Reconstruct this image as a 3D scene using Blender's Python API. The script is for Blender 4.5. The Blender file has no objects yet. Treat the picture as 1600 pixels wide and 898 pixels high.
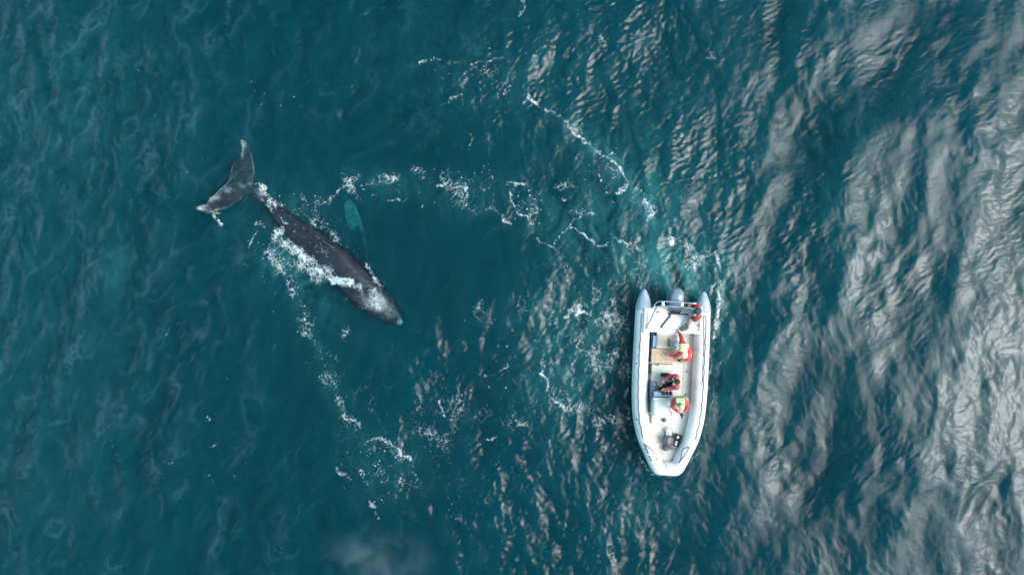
import bpy, bmesh, math, random
import numpy as np
from mathutils import Vector, Matrix, Quaternion
from mathutils.bvhtree import BVHTree

rad = math.radians
random.seed(7)
C = bpy.context.scene
COL = C.collection

# ------------------------------------------------------------------ camera
CAM_H = 30.0
cam_data = bpy.data.cameras.new('drone_camera')
cam_data.sensor_width = 36.0
cam_data.lens = 27.0
cam_data.clip_start = 0.1
cam_data.clip_end = 9000.0
cam = bpy.data.objects.new('drone_camera', cam_data)
cam.location = (0.0, 0.0, CAM_H)
cam.rotation_euler = (0.0, 0.0, 0.0)
COL.objects.link(cam)
C.camera = cam

# ------------------------------------------------------------------ light
SUN_EL, SUN_AZ = 46.0, -9.0                   # azimuth counter-clockwise from +X
sd = Vector((math.cos(rad(SUN_EL)) * math.cos(rad(SUN_AZ)),
             math.cos(rad(SUN_EL)) * math.sin(rad(SUN_AZ)),
             math.sin(rad(SUN_EL))))
world = bpy.data.worlds.new('World')
C.world = world
world.use_nodes = True
nt = world.node_tree
nt.nodes.clear()
out = nt.nodes.new('ShaderNodeOutputWorld')
bg = nt.nodes.new('ShaderNodeBackground')
sky = nt.nodes.new('ShaderNodeTexSky')
sky.sky_type = 'NISHITA'
sky.sun_disc = False
sky.sun_elevation = rad(SUN_EL)
sky.sun_rotation = rad(90.0 - SUN_AZ)
sky.dust_density = 1.0
sky.air_density = 1.2
bg.inputs['Strength'].default_value = 0.07
nt.links.new(sky.outputs[0], bg.inputs['Color'])
# bright thin cloud round the sun (its aureole), part of the sky itself
tc = nt.nodes.new('ShaderNodeTexCoord')
dot = nt.nodes.new('ShaderNodeVectorMath'); dot.operation = 'DOT_PRODUCT'
dot.inputs[1].default_value = sd
nt.links.new(tc.outputs['Generated'], dot.inputs[0])
AUREOLE = 11.5
cn = nt.nodes.new('ShaderNodeTexNoise'); cn.inputs['Scale'].default_value = 3.0; cn.inputs['Detail'].default_value = 4
nt.links.new(tc.outputs['Generated'], cn.inputs['Vector'])
cm = nt.nodes.new('ShaderNodeMath'); cm.operation = 'MULTIPLY_ADD'; cm.inputs[1].default_value = 0.16; cm.inputs[2].default_value = -0.08
nt.links.new(cn.outputs['Fac'], cm.inputs[0])
ca = nt.nodes.new('ShaderNodeMath'); ca.operation = 'ADD'
nt.links.new(dot.outputs['Value'], ca.inputs[0]); nt.links.new(cm.outputs[0], ca.inputs[1])
ms = nt.nodes.new('ShaderNodeMapRange'); ms.interpolation_type = 'LINEAR'
ms.inputs['From Min'].default_value = math.cos(rad(33)); ms.inputs['From Max'].default_value = math.cos(rad(3))
nt.links.new(ca.outputs[0], ms.inputs['Value'])
mp_ = nt.nodes.new('ShaderNodeMath'); mp_.operation = 'POWER'; mp_.inputs[1].default_value = 1.7
nt.links.new(ms.outputs[0], mp_.inputs[0])
mq_ = nt.nodes.new('ShaderNodeMath'); mq_.operation = 'MULTIPLY'; mq_.inputs[1].default_value = AUREOLE
nt.links.new(mp_.outputs[0], mq_.inputs[0])
bg2 = nt.nodes.new('ShaderNodeBackground')
bg2.inputs['Color'].default_value = (1.0, 0.98, 0.92, 1)
nt.links.new(mq_.outputs[0], bg2.inputs['Strength'])
addw = nt.nodes.new('ShaderNodeAddShader')
nt.links.new(bg.outputs[0], addw.inputs[0]); nt.links.new(bg2.outputs[0], addw.inputs[1])
dot2 = nt.nodes.new('ShaderNodeVectorMath'); dot2.operation = 'DOT_PRODUCT'  # added unseen cloud on the left, mirrored by the tilted wave faces
dot2.inputs[1].default_value = Vector((-0.77, 0.08, 0.63)).normalized()
nt.links.new(tc.outputs['Generated'], dot2.inputs[0])
cb = nt.nodes.new('ShaderNodeMath'); cb.operation = 'ADD'
nt.links.new(dot2.outputs['Value'], cb.inputs[0]); nt.links.new(cm.outputs[0], cb.inputs[1])
m2 = nt.nodes.new('ShaderNodeMapRange'); m2.interpolation_type = 'SMOOTHSTEP'
m2.inputs['From Min'].default_value = math.cos(rad(15)); m2.inputs['From Max'].default_value = math.cos(rad(4))
m2.inputs['To Max'].default_value = 3.2
nt.links.new(cb.outputs[0], m2.inputs['Value'])
bg3 = nt.nodes.new('ShaderNodeBackground'); bg3.inputs['Color'].default_value = (0.36, 0.78, 1.0, 1)
nt.links.new(m2.outputs[0], bg3.inputs['Strength'])
add3 = nt.nodes.new('ShaderNodeAddShader')
# added broken cloud over the rest of the sky, for wavelets to mirror
kn = nt.nodes.new('ShaderNodeTexNoise'); kn.inputs['Scale'].default_value = 7.0; kn.inputs['Detail'].default_value = 6; kn.inputs['Distortion'].default_value = 0.5
nt.links.new(tc.outputs['Generated'], kn.inputs['Vector'])
kr = nt.nodes.new('ShaderNodeMapRange'); kr.inputs['From Min'].default_value = 0.54; kr.inputs['From Max'].default_value = 0.63; kr.inputs['To Max'].default_value = 2.8
nt.links.new(kn.outputs['Fac'], kr.inputs['Value'])
bg4 = nt.nodes.new('ShaderNodeBackground'); bg4.inputs['Color'].default_value = (0.30, 0.80, 1.0, 1)
nt.links.new(kr.outputs[0], bg4.inputs['Strength'])
add4 = nt.nodes.new('ShaderNodeAddShader')
nt.links.new(addw.outputs[0], add4.inputs[0]); nt.links.new(bg4.outputs[0], add4.inputs[1])
nt.links.new(add4.outputs[0], add3.inputs[0]); nt.links.new(bg3.outputs[0], add3.inputs[1])
nt.links.new(add3.outputs[0], out.inputs['Surface'])

sun_d = bpy.data.lights.new('sun', 'SUN')
sun_d.energy = 0.9
sun_d.angle = rad(14.0)
sun_d.color = (1.0, 0.96, 0.90)
sun = bpy.data.objects.new('sun', sun_d)
sun.rotation_mode = 'QUATERNION'
sun.rotation_quaternion = sd.to_track_quat('Z', 'Y')
sun.location = sd * 60
COL.objects.link(sun)

C.view_settings.view_transform = 'Standard'
C.view_settings.look = 'None'
C.view_settings.gamma = 1.0
C.view_settings.exposure = 0.0
C.cycles.use_denoising = True
C.cycles.max_bounces = 6
C.cycles.volume_bounces = 0
C.cycles.transparent_max_bounces = 10
C.cycles.caustics_reflective = False
C.cycles.caustics_refractive = False
C.cycles.sample_clamp_indirect = 4.0
C.cycles.use_adaptive_sampling = False

# ------------------------------------------------------------------ helpers
def P(px, py, z=0.0):
    """point of the place at height z that the 1600x898 photograph shows at (px, py)"""
    k = (CAM_H - z) / CAM_H
    return Vector(((px - 800.0) / 40.0 * k, (449.0 - py) / 40.0 * k, z))

def mat(name, color, rough=0.5, spec=0.5, metal=0.0, noise=None, bump=None, coat=0.0, sheen=0.0):
    m = bpy.data.materials.new(name)
    m.use_nodes = True
    n = m.node_tree.nodes; l = m.node_tree.links
    b = n['Principled BSDF']
    b.inputs['Base Color'].default_value = (*color, 1)
    b.inputs['Roughness'].default_value = rough
    b.inputs['Specular IOR Level'].default_value = spec
    b.inputs['Metallic'].default_value = metal
    b.inputs['Coat Weight'].default_value = coat
    b.inputs['Sheen Weight'].default_value = sheen
    t = n.new('ShaderNodeTexCoord')
    if noise:
        sc, col2, lo, hi = noise
        nz = n.new('ShaderNodeTexNoise'); nz.inputs['Scale'].default_value = sc; nz.inputs['Detail'].default_value = 6
        l.new(t.outputs['Object'], nz.inputs['Vector'])
        r = n.new('ShaderNodeValToRGB')
        r.color_ramp.elements[0].position = lo; r.color_ramp.elements[1].position = hi
        r.color_ramp.elements[0].color = (*color, 1); r.color_ramp.elements[1].color = (*col2, 1)
        l.new(nz.outputs['Fac'], r.inputs['Fac']); l.new(r.outputs[0], b.inputs['Base Color'])
    if bump:
        sc, st = bump
        nz = n.new('ShaderNodeTexNoise'); nz.inputs['Scale'].default_value = sc; nz.inputs['Detail'].default_value = 4
        l.new(t.outputs['Object'], nz.inputs['Vector'])
        bp = n.new('ShaderNodeBump'); bp.inputs['Strength'].default_value = st; bp.inputs['Distance'].default_value = 0.02
        l.new(nz.outputs['Fac'], bp.inputs['Height']); l.new(bp.outputs[0], b.inputs['Normal'])
    return m

# ------------------------------------------------------------------ sea
DX = 0.04
NX, NY = 1296, 750
LX, LY = NX * DX, NY * DX
gx = (np.arange(NX) - NX / 2) * DX
gy = (np.arange(NY) - NY / 2) * DX
GX, GY = np.meshgrid(gx, gy)                   # arrays are [y, x]
kx = 2 * np.pi * np.fft.fftfreq(NX, DX)
ky = 2 * np.pi * np.fft.fftfreq(NY, DX)
KX, KY = np.meshgrid(kx, ky)
KK = np.sqrt(KX**2 + KY**2); KK[0, 0] = 1e-6
rng = np.random.default_rng(11)

def field(lmin, lmax, ang, spread, soft=0.25, seed=0, N=(NY, NX), K=None):
    """random waves: wavelengths lmin..lmax m, travelling along ang +- spread; unit slope rms"""
    r = np.random.default_rng(seed)
    kkx, kky = (KX, KY) if K is None else K
    kk = np.sqrt(kkx**2 + kky**2) + 1e-9
    F = np.fft.fft2(r.standard_normal(N))
    lam = 2 * np.pi / kk
    band = 1 / (1 + np.exp(-(np.log(lam / lmin)) / soft)) / (1 + np.exp((np.log(lam / lmax)) / soft))
    if spread < 80:
        th = np.degrees(np.arctan2(kky, kkx))
        d = (th - ang + 90) % 180 - 90
        band = band * (np.exp(-0.5 * (d / spread) ** 2) + 0.02)
    A = band / kk ** 1.6
    A[0, 0] = 0
    h = np.real(np.fft.ifft2(F * A))
    sl = np.sqrt(np.var(np.real(np.fft.ifft2(F * A * 1j * kkx))) + np.var(np.real(np.fft.ifft2(F * A * 1j * kky))))
    return h / sl

def px2w(px, py):
    return (px - 800) / 40.0, (449 - py) / 40.0

def blob(X, Y, px, py, hw, hh, ang=0.0):
    """soft ellipse in pixels of the photo's plan; ang = lean of its long (hh) axis to the right, degrees"""
    x0, y0 = px2w(px, py)
    a = rad(ang)
    dx, dy = X - x0, Y - y0
    u = dx * math.cos(a) - dy * math.sin(a)
    v = dx * math.sin(a) + dy * math.cos(a)
    return np.exp(-0.5 * ((u / (hw / 40)) ** 2 + (v / (hh / 40)) ** 2))

def sm(x, a, b):
    t = np.clip((x - a) / (b - a), 0, 1)
    return t * t * (3 - 2 * t)

# calm / rough map
right = sm(GX, 5.0, 12.0)
left_top = sm(-GX, 8, 19)
calm = (blob(GX, GY, 690, 400, 120, 90) + 0.8 * blob(GX, GY, 480, 560, 70, 90) + 0.6 * blob(GX, GY, 440, 250, 80, 60)
        + 0.5 * blob(GX, GY, 760, 240, 80, 40))
calm = np.clip(calm, 0, 1)

swell = field(4.0, 11.0, -8, 20, seed=3)
chop = field(1.1, 3.6, -12, 38, seed=5)
chop2 = field(0.45, 1.3, -10, 60, seed=8)
rip = field(0.15, 0.32, 120, 34, seed=9)
def cusp(h, e=.2):
    h = h / h.std(); c = -np.sqrt(h * h + e)
    r = np.hypot(np.gradient(c, DX, axis=0), np.gradient(c, DX, axis=1)); return c / np.sqrt((r ** 2).mean())
crest = cusp(field(2.6, 8.0, -14, 30, seed=31))
c2f = field(0.9, 2.6, -18, 50, seed=32); crest2 = cusp(c2f, .15)
rip2 = field(0.16, 0.6, 20, 40, seed=10)
patch = field(3.0, 9.0, 0, 90, seed=21); patch /= patch.std()
patch2 = field(2.0, 6.0, 0, 90, seed=22); patch2 /= patch2.std()

# slopes the photo shows: (px, py, half width, half length, lean, strength); + leans to the sun
tilts = [
 (1195, 90, 14, 55, 5, .10), (1168, 215, 12, 45, 8, .14), (1245, 175, 32, 26, 40, .10), (1350, 95, 42, 30, 50, .09),
 (1430, 35, 40, 30, 40, .08), (1225, 265, 15, 55, -6, .13), (1253, 400, 14, 50, 4, .14), (1222, 458, 10, 22, 50, .13),
 (1180, 395, 12, 50, 4, .10), (1060, 240, 12, 20, 25, .14), (1092, 262, 10, 25, 0, .11), (1330, 340, 45, 40, 10, .05),
 (1330, 400, 35, 50, 20, .04), (1425, 230, 12, 45, 10, .06), (1478, 190, 14, 30, 30, .07), (1585, 250, 30, 40, 10, .06),
 (1555, 330, 28, 60, 10, .04), (1490, 420, 25, 60, 20, .04), (1590, 560, 16, 60, 5, .05), (1582, 690, 18, 70, 8, .07),
 (1500, 760, 16, 55, 10, .05), (1545, 850, 12, 50, 10, .05), (1440, 860, 30, 50, 15, .04), (1480, 590, 25, 40, 10, .04),
 (1290, 520, 18, 40, 25, .06), (1010, 60, 14, 28, 25, .16), (1015, 75, 6, 20, 20, .12), (1115, 20, 18, 30, -10, .08),
 (1150, 640, 30, 16, -60, .06), (1260, 640, 26, 34, 20, .03), (1180, 720, 26, 40, 20, .04),
 (1100, 770, 8, 30, 0, .08), (1230, 830, 30, 40, 20, .05),
 (1140, 390, 8, 50, -8, .16), (1125, 470, 3, 60, -2, .14), (1085, 330, 12, 30, 10, .10), (1000, 285, 20, 30, 0, .05),
 # dark hollows
 (1216, 385, 11, 55, 4, -.22), (1130, 70, 30, 60, 0, -.14), (1315, 205, 40, 32, 30, -.20), (1402, 110, 22, 40, 20, -.16),
 (1450, 175, 18, 22, 0, -.14), (1140, 250, 18, 60, 5, -.13), (1270, 395, 9, 16, 0, -.18), (1560, 110, 20, 50, 5, -.12),
 (1300, 735, 30, 36, 20, -.12), (1120, 830, 35, 50, 0, -.12), (1340, 600, 20, 24, 0, -.10), (1420, 330, 18, 35, 10, -.08),
 (1285, 250, 22, 22, 0, -.12), (1205, 500, 28, 24, 0, -.16), (1150, 530, 24, 50, 5, -.12), (1390, 690, 14, 50, 15, -.08),
 (1540, 460, 12, 40, 5, -.08), (1450, 500, 25, 40, 10, -.05), (1160, 560, 20, 40, 10, -.10), (1490, 50, 18, 50, 10, -.14),
 (1350, 180, 20, 30, 0, -.08), (1240, 60, 14, 50, 10, -.12), (1530, 640, 14, 40, 0, -.06), (1180, 300, 14, 40, 0, -.10),
 # single steep facets nearer the middle
 (846, 122, 8, 22, 22, .40), (858, 92, 5, 16, 30, .32), (802, 105, 6, 14, 20, .24), (757, 135, 20, 18, 30, .14), (782, 170, 8, 24, 5, .18),
 (920, 130, 4, 34, 8, .24), (935, 85, 4, 26, 35, .22), (950, 165, 4, 9, 15, .22), (765, 220, 5, 16, -10, .20),
 (1000, 150, 6, 40, 12, .12), (1105, 140, 9, 40, 0, .12), (1052, 380, 5, 30, 0, .14), (900, 190, 5, 20, 5, .2),
 (860, 470, 22, 8, -50, .22), (835, 500, 14, 30, 40, .20), (760, 510, 5, 22, 20, .22), (690, 545, 12, 10, 0, .22),
 (668, 605, 20, 14, 30, .18), (785, 760, 5, 20, 20, .26), (765, 775, 5, 18, 25, .22), (848, 785, 5, 26, -8, .26), (826, 830, 7, 24, -5, .24),
 (900, 720, 5, 26, 0, .18), (892, 690, 8, 14, 0, .18), (920, 760, 4, 16, 0, .18), (960, 890, 12, 20, 0, .2), (1000, 770, 5, 20, 0, .16),
 (625, 690, 5, 20, 5, .24), (460, 745, 4, 16, 8, .24), (790, 890, 10, 14, 20, .22), (720, 870, 5, 16, 20, .24), (950, 700, 7, 22, 10, .16),
 (1010, 830, 8, 24, 5, .16), (985, 790, 5, 20, 0, .16), (870, 880, 7, 18, 10, .2), (705, 620, 6, 22, 5, .18),
 # pale streaks on the left, faces leaning away from the sun
 (10, 25, 6, 22, 5, -.16), (30, 70, 6, 30, 15, -.16), (80, 18, 5, 16, 5, -.14), (83, 55, 4, 16, 0, -.14), (135, 35, 5, 16, 80, -.12),
 (165, 60, 5, 12, 25, -.16), (212, 96, 5, 18, 55, -.16), (245, 88, 4, 20, 70, -.13), (300, 150, 4, 14, 5, -.15), (262, 192, 4, 14, 10, -.15), (355, 25, 4, 20, 8, -.14),
 (340, 56, 5, 16, 70, -.14), (322, 70, 3, 10, 20, -.12), (226, 238, 7, 22, 28, -.15), (50, 125, 5, 12, 20, -.15), (32, 170, 4, 16, 10, -.14), (10, 262, 6, 18, 18, -.15), (285, 272, 5, 16, 15, -.15),
 (38, 212, 6, 18, 0, -.12), (90, 222, 4, 8, 30, -.16), (22, 512, 5, 16, 8, -.16), (35, 712, 7, 24, 25, -.17), (12, 795, 6, 18, -25, -.15), (85, 622, 5, 12, 10, -.13), (125, 700, 5, 14, 0, -.13),
 (185, 760, 5, 18, -25, -.14), (190, 622, 4, 14, 0, -.15), (30, 870, 8, 20, -25, -.12), (150, 780, 5, 14, -25, -.12), (15, 400, 5, 20, 15, -.14), (62, 470, 5, 16, 15, -.12), (110, 330, 5, 18, 20, -.12),
 (170, 340, 4, 14, 20, -.12), (345, 530, 4, 14, 30, -.12), (395, 520, 4, 14, 20, -.10), (60, 350, 5, 16, 10, -.12), (235, 560, 4, 16, 10, -.1), (5, 560, 5, 20, 10, -.12), (110, 840, 6, 18, 0, -.1),
]
S = np.zeros_like(GX)
for (a, b, c, d, e, f) in tilts:
    S += f * blob(GX, GY, a, b, c, d, e)
zones = [(790, 130, 60, 40), (850, 95, 40, 40), (855, 500, 60, 40), (690, 605, 46, 40), (1060, 425, 55, 45), (900, 590, 70, 55), (1000, 830, 90, 60), (790, 790, 90, 60),
         (1010, 90, 50, 60), (930, 470, 60, 50), (620, 720, 50, 50), (905, 720, 60, 50), (1090, 280, 50, 60), (700, 290, 90, 24), (460, 450, 50, 30)]
ZN = np.clip(sum(blob(GX, GY, *z) for z in zones), 0, 1)
S += 0.042 * ZN
# a height field whose slope along x is -S (bright facets lean towards +x)
Sh = np.fft.fft2(-S)
H_t = np.real(np.fft.ifft2(-1j * KX * Sh / (KX**2 + 0.15 * KY**2 + 0.02)))

amp_rough = 0.35 + 0.65 * right
loc = np.clip(1 - 0.75 * calm, 0.2, 1)
facet = np.clip(ZN + sum(blob(GX, GY, a, b, c * 1.5, d * 1.3, e) for (a, b, c, d, e, f) in tilts if f > .13), 0, 1)
H = (swell * (0.022 + 0.018 * right)
     + chop * 0.060 * (0.5 + 0.5 * right) * loc
     + crest * 0.050 * (0.6 + 0.4 * right) * loc + crest2 * 0.085 * (1 - .6 * right) * (0.75 + 0.4 * np.clip(patch2, -1.2, 1.5)) * loc
     + chop2 * 0.062 * (0.7 + 0.3 * np.clip(patch, -1.5, 1.5) + .9 * facet) * loc
     + rip * 0.115 * loc * np.clip(0.55 + 0.35 * patch2 + 0.8 * facet, 0.15, 1.5) * (1.1 - 0.36 * right)
     + rip2 * 0.085 * loc * np.clip(0.6 - 0.3 * patch2 + 0.8 * facet, 0.15, 1.5) * (0.85 - 0.2 * right)
     + H_t * 1.0)
# flattened under the hull
H *= 1 - 0.7 * np.clip(blob(GX, GY, 1047, 600, 45, 110, 0) * 1.4, 0, 1)
edge = sm(LX / 2 - np.abs(GX), 0.2, 3.5) * sm(LY / 2 - np.abs(GY), 0.2, 2.5)
H *= edge

def water_h(x, y):
    i = np.clip(((np.asarray(x) / DX) + NX / 2), 0, NX - 1.001)
    j = np.clip(((np.asarray(y) / DX) + NY / 2), 0, NY - 1.001)
    i0, j0 = i.astype(int), j.astype(int); fi, fj = i - i0, j - j0
    return (H[j0, i0] * (1 - fi) * (1 - fj) + H[j0, i0 + 1] * fi * (1 - fj)
            + H[j0 + 1, i0] * (1 - fi) * fj + H[j0 + 1, i0 + 1] * fi * fj)

def bubbles_mask(X, Y):
    """where air bubbles stand in the water: paler, greener"""
    m = (0.75 * blob(X, Y, 1030, 405, 55, 38, 60) + 0.6 * blob(X, Y, 1075, 430, 40, 30) + 0.35 * blob(X, Y, 985, 290, 70, 60)
         + .40 * blob(X, Y, 900, 350, 60, 36) + .18 * blob(X, Y, 740, 300, 60, 26) + .2 * blob(X, Y, 590, 290, 40, 20)
         + 0.45 * blob(X, Y, 178, 415, 20, 26) + 0.35 * blob(X, Y, 450, 330, 40, 30, 40) + 0.3 * blob(X, Y, 930, 520, 80, 60)
         + 0.3 * blob(X, Y, 1010, 800, 60, 40) + 0.4 * blob(X, Y, 1130, 480, 14, 120) + 0.4 * blob(X, Y, 470, 440, 70, 20, 45)
         + 0.22 * blob(X, Y, 130, 120, 170, 120) + 0.18 * blob(X, Y, 60, 560, 120, 260) + 0.2 * blob(X, Y, 800, 110, 160, 60)
         + 0.22 * blob(X, Y, 1300, 300, 300, 300) + .12 * blob(X, Y, 600, 285, 60, 12) + .15 * blob(X, Y, 740, 310, 40, 22) + .3 * blob(X, Y, 515, 590, 14, 80, -25)
         + .3 * blob(X, Y, 605, 720, 40, 34) + .7 * blob(X, Y, 455, 405, 34, 26, -30) + .25 * blob(X, Y, 900, 500, 50, 60) + .5 * blob(X, Y, 930, 230, 12, 50, -45) + .6 * blob(X, Y, 1010, 315, 14, 34, -15) + .5 * blob(X, Y, 870, 600, 40, 40))
    return m * 0.6

# thin pale streaks drawn out along the little crests, mostly towards the left
fs = field(.35, 1.1, -20, 30, seed=51); fs /= fs.std()
fw = field(.12, .35, 60, 60, seed=52); fw /= fw.std()
fp_ = field(1.0, 3.0, -20, 50, seed=53); fp_ /= fp_.std()
c2n = c2f / c2f.std()
line_ = np.exp(-np.abs(c2n + .25 * fs + .12 * fw) * 5.0)
streak = np.clip(.5 + .5 * fs + .3 * fw, 0, 1.5)
fm = 0.22 + 0.40 * sm(-GX, 6, 18) + 0.3 * blob(GX, GY, 100, 120, 160, 120) - .22 * right - .3 * calm
PALE_STREAKS = fm * (line_ * 1.3 * np.clip(.35 + .65 * fp_, 0, 1.6) + .30 * streak * np.clip(fp_ - .6, 0, 1.5))
for (a_, b_, c_, d_, e_, f_) in tilts:
    if f_ < 0 and a_ < 420: PALE_STREAKS = PALE_STREAKS + .55 * blob(GX, GY, a_, b_, c_, d_ * 1.2, e_) * streak
PALE_STREAKS = np.clip(PALE_STREAKS, 0, 1) * edge

def build_sea():
    ex = np.array([0.3, 0.9, 2, 4, 8, 16, 32, 64, 128, 256, 512, 1024, 2048, 4096])
    xs = np.concatenate([gx[0] - ex[::-1], gx, gx[-1] + ex])
    ys = np.concatenate([gy[0] - ex[::-1], gy, gy[-1] + ex])
    n, m, e = len(xs), len(ys), len(ex)
    XX, YY = np.meshgrid(xs, ys)
    Z = np.zeros_like(XX); Z[e:e + NY, e:e + NX] = H
    co = np.stack([XX, YY, Z], -1).reshape(-1, 3)
    idx = np.arange(n * m).reshape(m, n)
    q = np.stack([idx[:-1, :-1], idx[:-1, 1:], idx[1:, 1:], idx[1:, :-1]], -1).reshape(-1, 4)
    # skirt and floor close the body of water
    depth = -25.0
    base = len(co)
    co = np.concatenate([co, [[xs[0], ys[0], depth], [xs[-1], ys[0], depth], [xs[-1], ys[-1], depth], [xs[0], ys[-1], depth]]])
    polys_v = [q.reshape(-1)]
    starts = list(range(0, len(q) * 4, 4)); tot = [4] * len(q)
    rings = [list(idx[0, ::-1]) + [base, base + 1], list(idx[::-1, -1]) + [base + 1, base + 2],
             list(idx[-1, :]) + [base + 2, base + 3], list(idx[:, 0]) + [base + 3, base],
             [base + 3, base + 2, base + 1, base]]
    pos = len(q) * 4
    for r in rings:
        polys_v.append(np.array(r)); starts.append(pos); tot.append(len(r)); pos += len(r)
    v = np.concatenate(polys_v)
    me = bpy.data.meshes.new('sea')
    me.vertices.add(len(co)); me.vertices.foreach_set('co', co.astype(np.float32).ravel())
    me.loops.add(len(v)); me.loops.foreach_set('vertex_index', v.astype(np.int32))
    me.polygons.add(len(starts)); me.polygons.foreach_set('loop_start', np.array(starts, np.int32))
    me.polygons.foreach_set('loop_total', np.array(tot, np.int32))
    me.update(calc_edges=True)
    sm_ = np.ones(len(starts), bool); sm_[-5:] = False
    me.polygons.foreach_set('use_smooth', sm_)
    b = np.clip(bubbles_mask(XX, YY), 0, 1)
    at = me.attributes.new('bubbles', 'FLOAT', 'POINT')
    at.data.foreach_set('value', np.concatenate([b.ravel(), np.zeros(4)]).astype(np.float32))
    FZ = np.zeros_like(XX); FZ[e:e + NY, e:e + NX] = PALE_STREAKS
    at = me.attributes.new('pale_streaks', 'FLOAT', 'POINT')
    at.data.foreach_set('value', np.concatenate([FZ.ravel(), np.zeros(4)]).astype(np.float32))
    o = bpy.data.objects.new('sea', me); COL.objects.link(o)
    o['kind'] = 'structure'
    return o

def sea_material():
    m = bpy.data.materials.new('sea_water'); m.use_nodes = True
    n = m.node_tree.nodes; l = m.node_tree.links; n.clear()
    out = n.new('ShaderNodeOutputMaterial')
    tc = n.new('ShaderNodeTexCoord')
    # capillary ripples too small for the mesh
    mp = n.new('ShaderNodeMapping'); mp.inputs['Rotation'].default_value = (0, 0, rad(-28)); mp.inputs['Scale'].default_value = (2.2, 6.5, 1)
    l.new(tc.outputs['Object'], mp.inputs['Vector'])
    n1 = n.new('ShaderNodeTexNoise'); n1.inputs['Scale'].default_value = 1.9; n1.inputs['Detail'].default_value = 1.2; n1.inputs['Distortion'].default_value = .6
    l.new(mp.outputs[0], n1.inputs['Vector'])
    bp = n.new('ShaderNodeBump'); bp.inputs['Strength'].default_value = 0.5; bp.inputs['Distance'].default_value = 0.02
    l.new(n1.outputs['Fac'], bp.inputs['Height'])
    fr = n.new('ShaderNodeFresnel'); fr.inputs['IOR'].default_value = 1.34
    l.new(bp.outputs[0], fr.inputs['Normal'])
    gl = n.new('ShaderNodeBsdfGlossy'); gl.inputs['Roughness'].default_value = 0.17
    l.new(bp.outputs[0], gl.inputs['Normal'])
    tr = n.new('ShaderNodeBsdfTransparent')
    # clouds of fine bubbles under the surface
    df = n.new('ShaderNodeBsdfDiffuse'); df.inputs['Color'].default_value = (0.045, 0.24, 0.25, 1)
    at = n.new('ShaderNodeAttribute'); at.attribute_name = 'bubbles'
    n2 = n.new('ShaderNodeTexNoise'); n2.inputs['Scale'].default_value = 1.1; n2.inputs['Detail'].default_value = 8; n2.inputs['Roughness'].default_value = .62; n2.inputs['Distortion'].default_value = 1.2
    mp2 = n.new('ShaderNodeMapping'); mp2.inputs['Scale'].default_value = (1.5, .7, 1); mp2.inputs['Rotation'].default_value = (0, 0, rad(15))
    l.new(tc.outputs['Object'], mp2.inputs['Vector']); l.new(mp2.outputs[0], n2.inputs['Vector'])
    mr = n.new('ShaderNodeMapRange'); mr.inputs['From Min'].default_value = .34; mr.inputs['From Max'].default_value = .72
    l.new(n2.outputs['Fac'], mr.inputs['Value'])
    mu = n.new('ShaderNodeMath'); mu.operation = 'MULTIPLY'; l.new(mr.outputs[0], mu.inputs[0]); l.new(at.outputs['Fac'], mu.inputs[1])
    mix0 = n.new('ShaderNodeMixShader'); l.new(mu.outputs[0], mix0.inputs[0]); l.new(tr.outputs[0], mix0.inputs[1]); l.new(df.outputs[0], mix0.inputs[2])
    d2 = n.new('ShaderNodeBsdfDiffuse'); d2.inputs['Color'].default_value = (0.24, 0.44, 0.56, 1)
    a2 = n.new('ShaderNodeAttribute'); a2.attribute_name = 'pale_streaks'
    m2 = n.new('ShaderNodeMath'); m2.operation = 'MULTIPLY'; m2.inputs[1].default_value = .085; l.new(a2.outputs['Fac'], m2.inputs[0])
    mix1 = n.new('ShaderNodeMixShader'); l.new(m2.outputs[0], mix1.inputs[0]); l.new(mix0.outputs[0], mix1.inputs[1]); l.new(d2.outputs[0], mix1.inputs[2])
    mix = n.new('ShaderNodeMixShader'); l.new(fr.outputs[0], mix.inputs[0]); l.new(mix1.outputs[0], mix.inputs[1]); l.new(gl.outputs[0], mix.inputs[2])
    l.new(mix.outputs[0], out.inputs['Surface'])
    # the body of the water: absorbs red, scatters teal
    vs = n.new('ShaderNodeVolumeScatter'); vs.inputs['Color'].default_value = (0.0, 0.295, 0.425, 1); vs.inputs['Density'].default_value = 0.55
    vs.inputs['Anisotropy'].default_value = -0.06
    va = n.new('ShaderNodeVolumeAbsorption'); va.inputs['Color'].default_value = (0.0, 0.295, 0.425, 1); va.inputs['Density'].default_value = 0.55
    vr = n.new('ShaderNodeVolumeAbsorption'); vr.inputs['Color'].default_value = (0.0, 1.0, 1.0, 1); vr.inputs['Density'].default_value = 1.3
    ad = n.new('ShaderNodeAddShader'); l.new(vs.outputs[0], ad.inputs[0]); l.new(va.outputs[0], ad.inputs[1])
    ad2 = n.new('ShaderNodeAddShader'); l.new(ad.outputs[0], ad2.inputs[0]); l.new(vr.outputs[0], ad2.inputs[1])
    l.new(ad2.outputs[0], out.inputs['Volume'])
    m.cycles.homogeneous_volume = True
    return m

sea = build_sea()
sea.data.materials.append(sea_material())

# ------------------------------------------------------------------ modelling helpers
def link_mesh(name, me, material=None, parent=None, smooth=True, origin=None):
    """one mesh object; the mesh is in world coordinates and is shifted to the thing's own origin"""
    o = bpy.data.objects.new(name, me); COL.objects.link(o)
    off = Vector((0, 0, 0))
    if parent is not None:
        off = Vector(parent['_o']) if '_o' in parent else Vector((0, 0, 0))
    elif origin is not None:
        off = Vector(origin)
    if off.length:
        me.transform(Matrix.Translation(-off))
    if parent is not None:
        o.parent = parent
    elif origin is not None:
        o.location = off
    o['_o'] = tuple(off)
    if material: me.materials.append(material)
    for p in me.polygons: p.use_smooth = smooth
    return o

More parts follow.
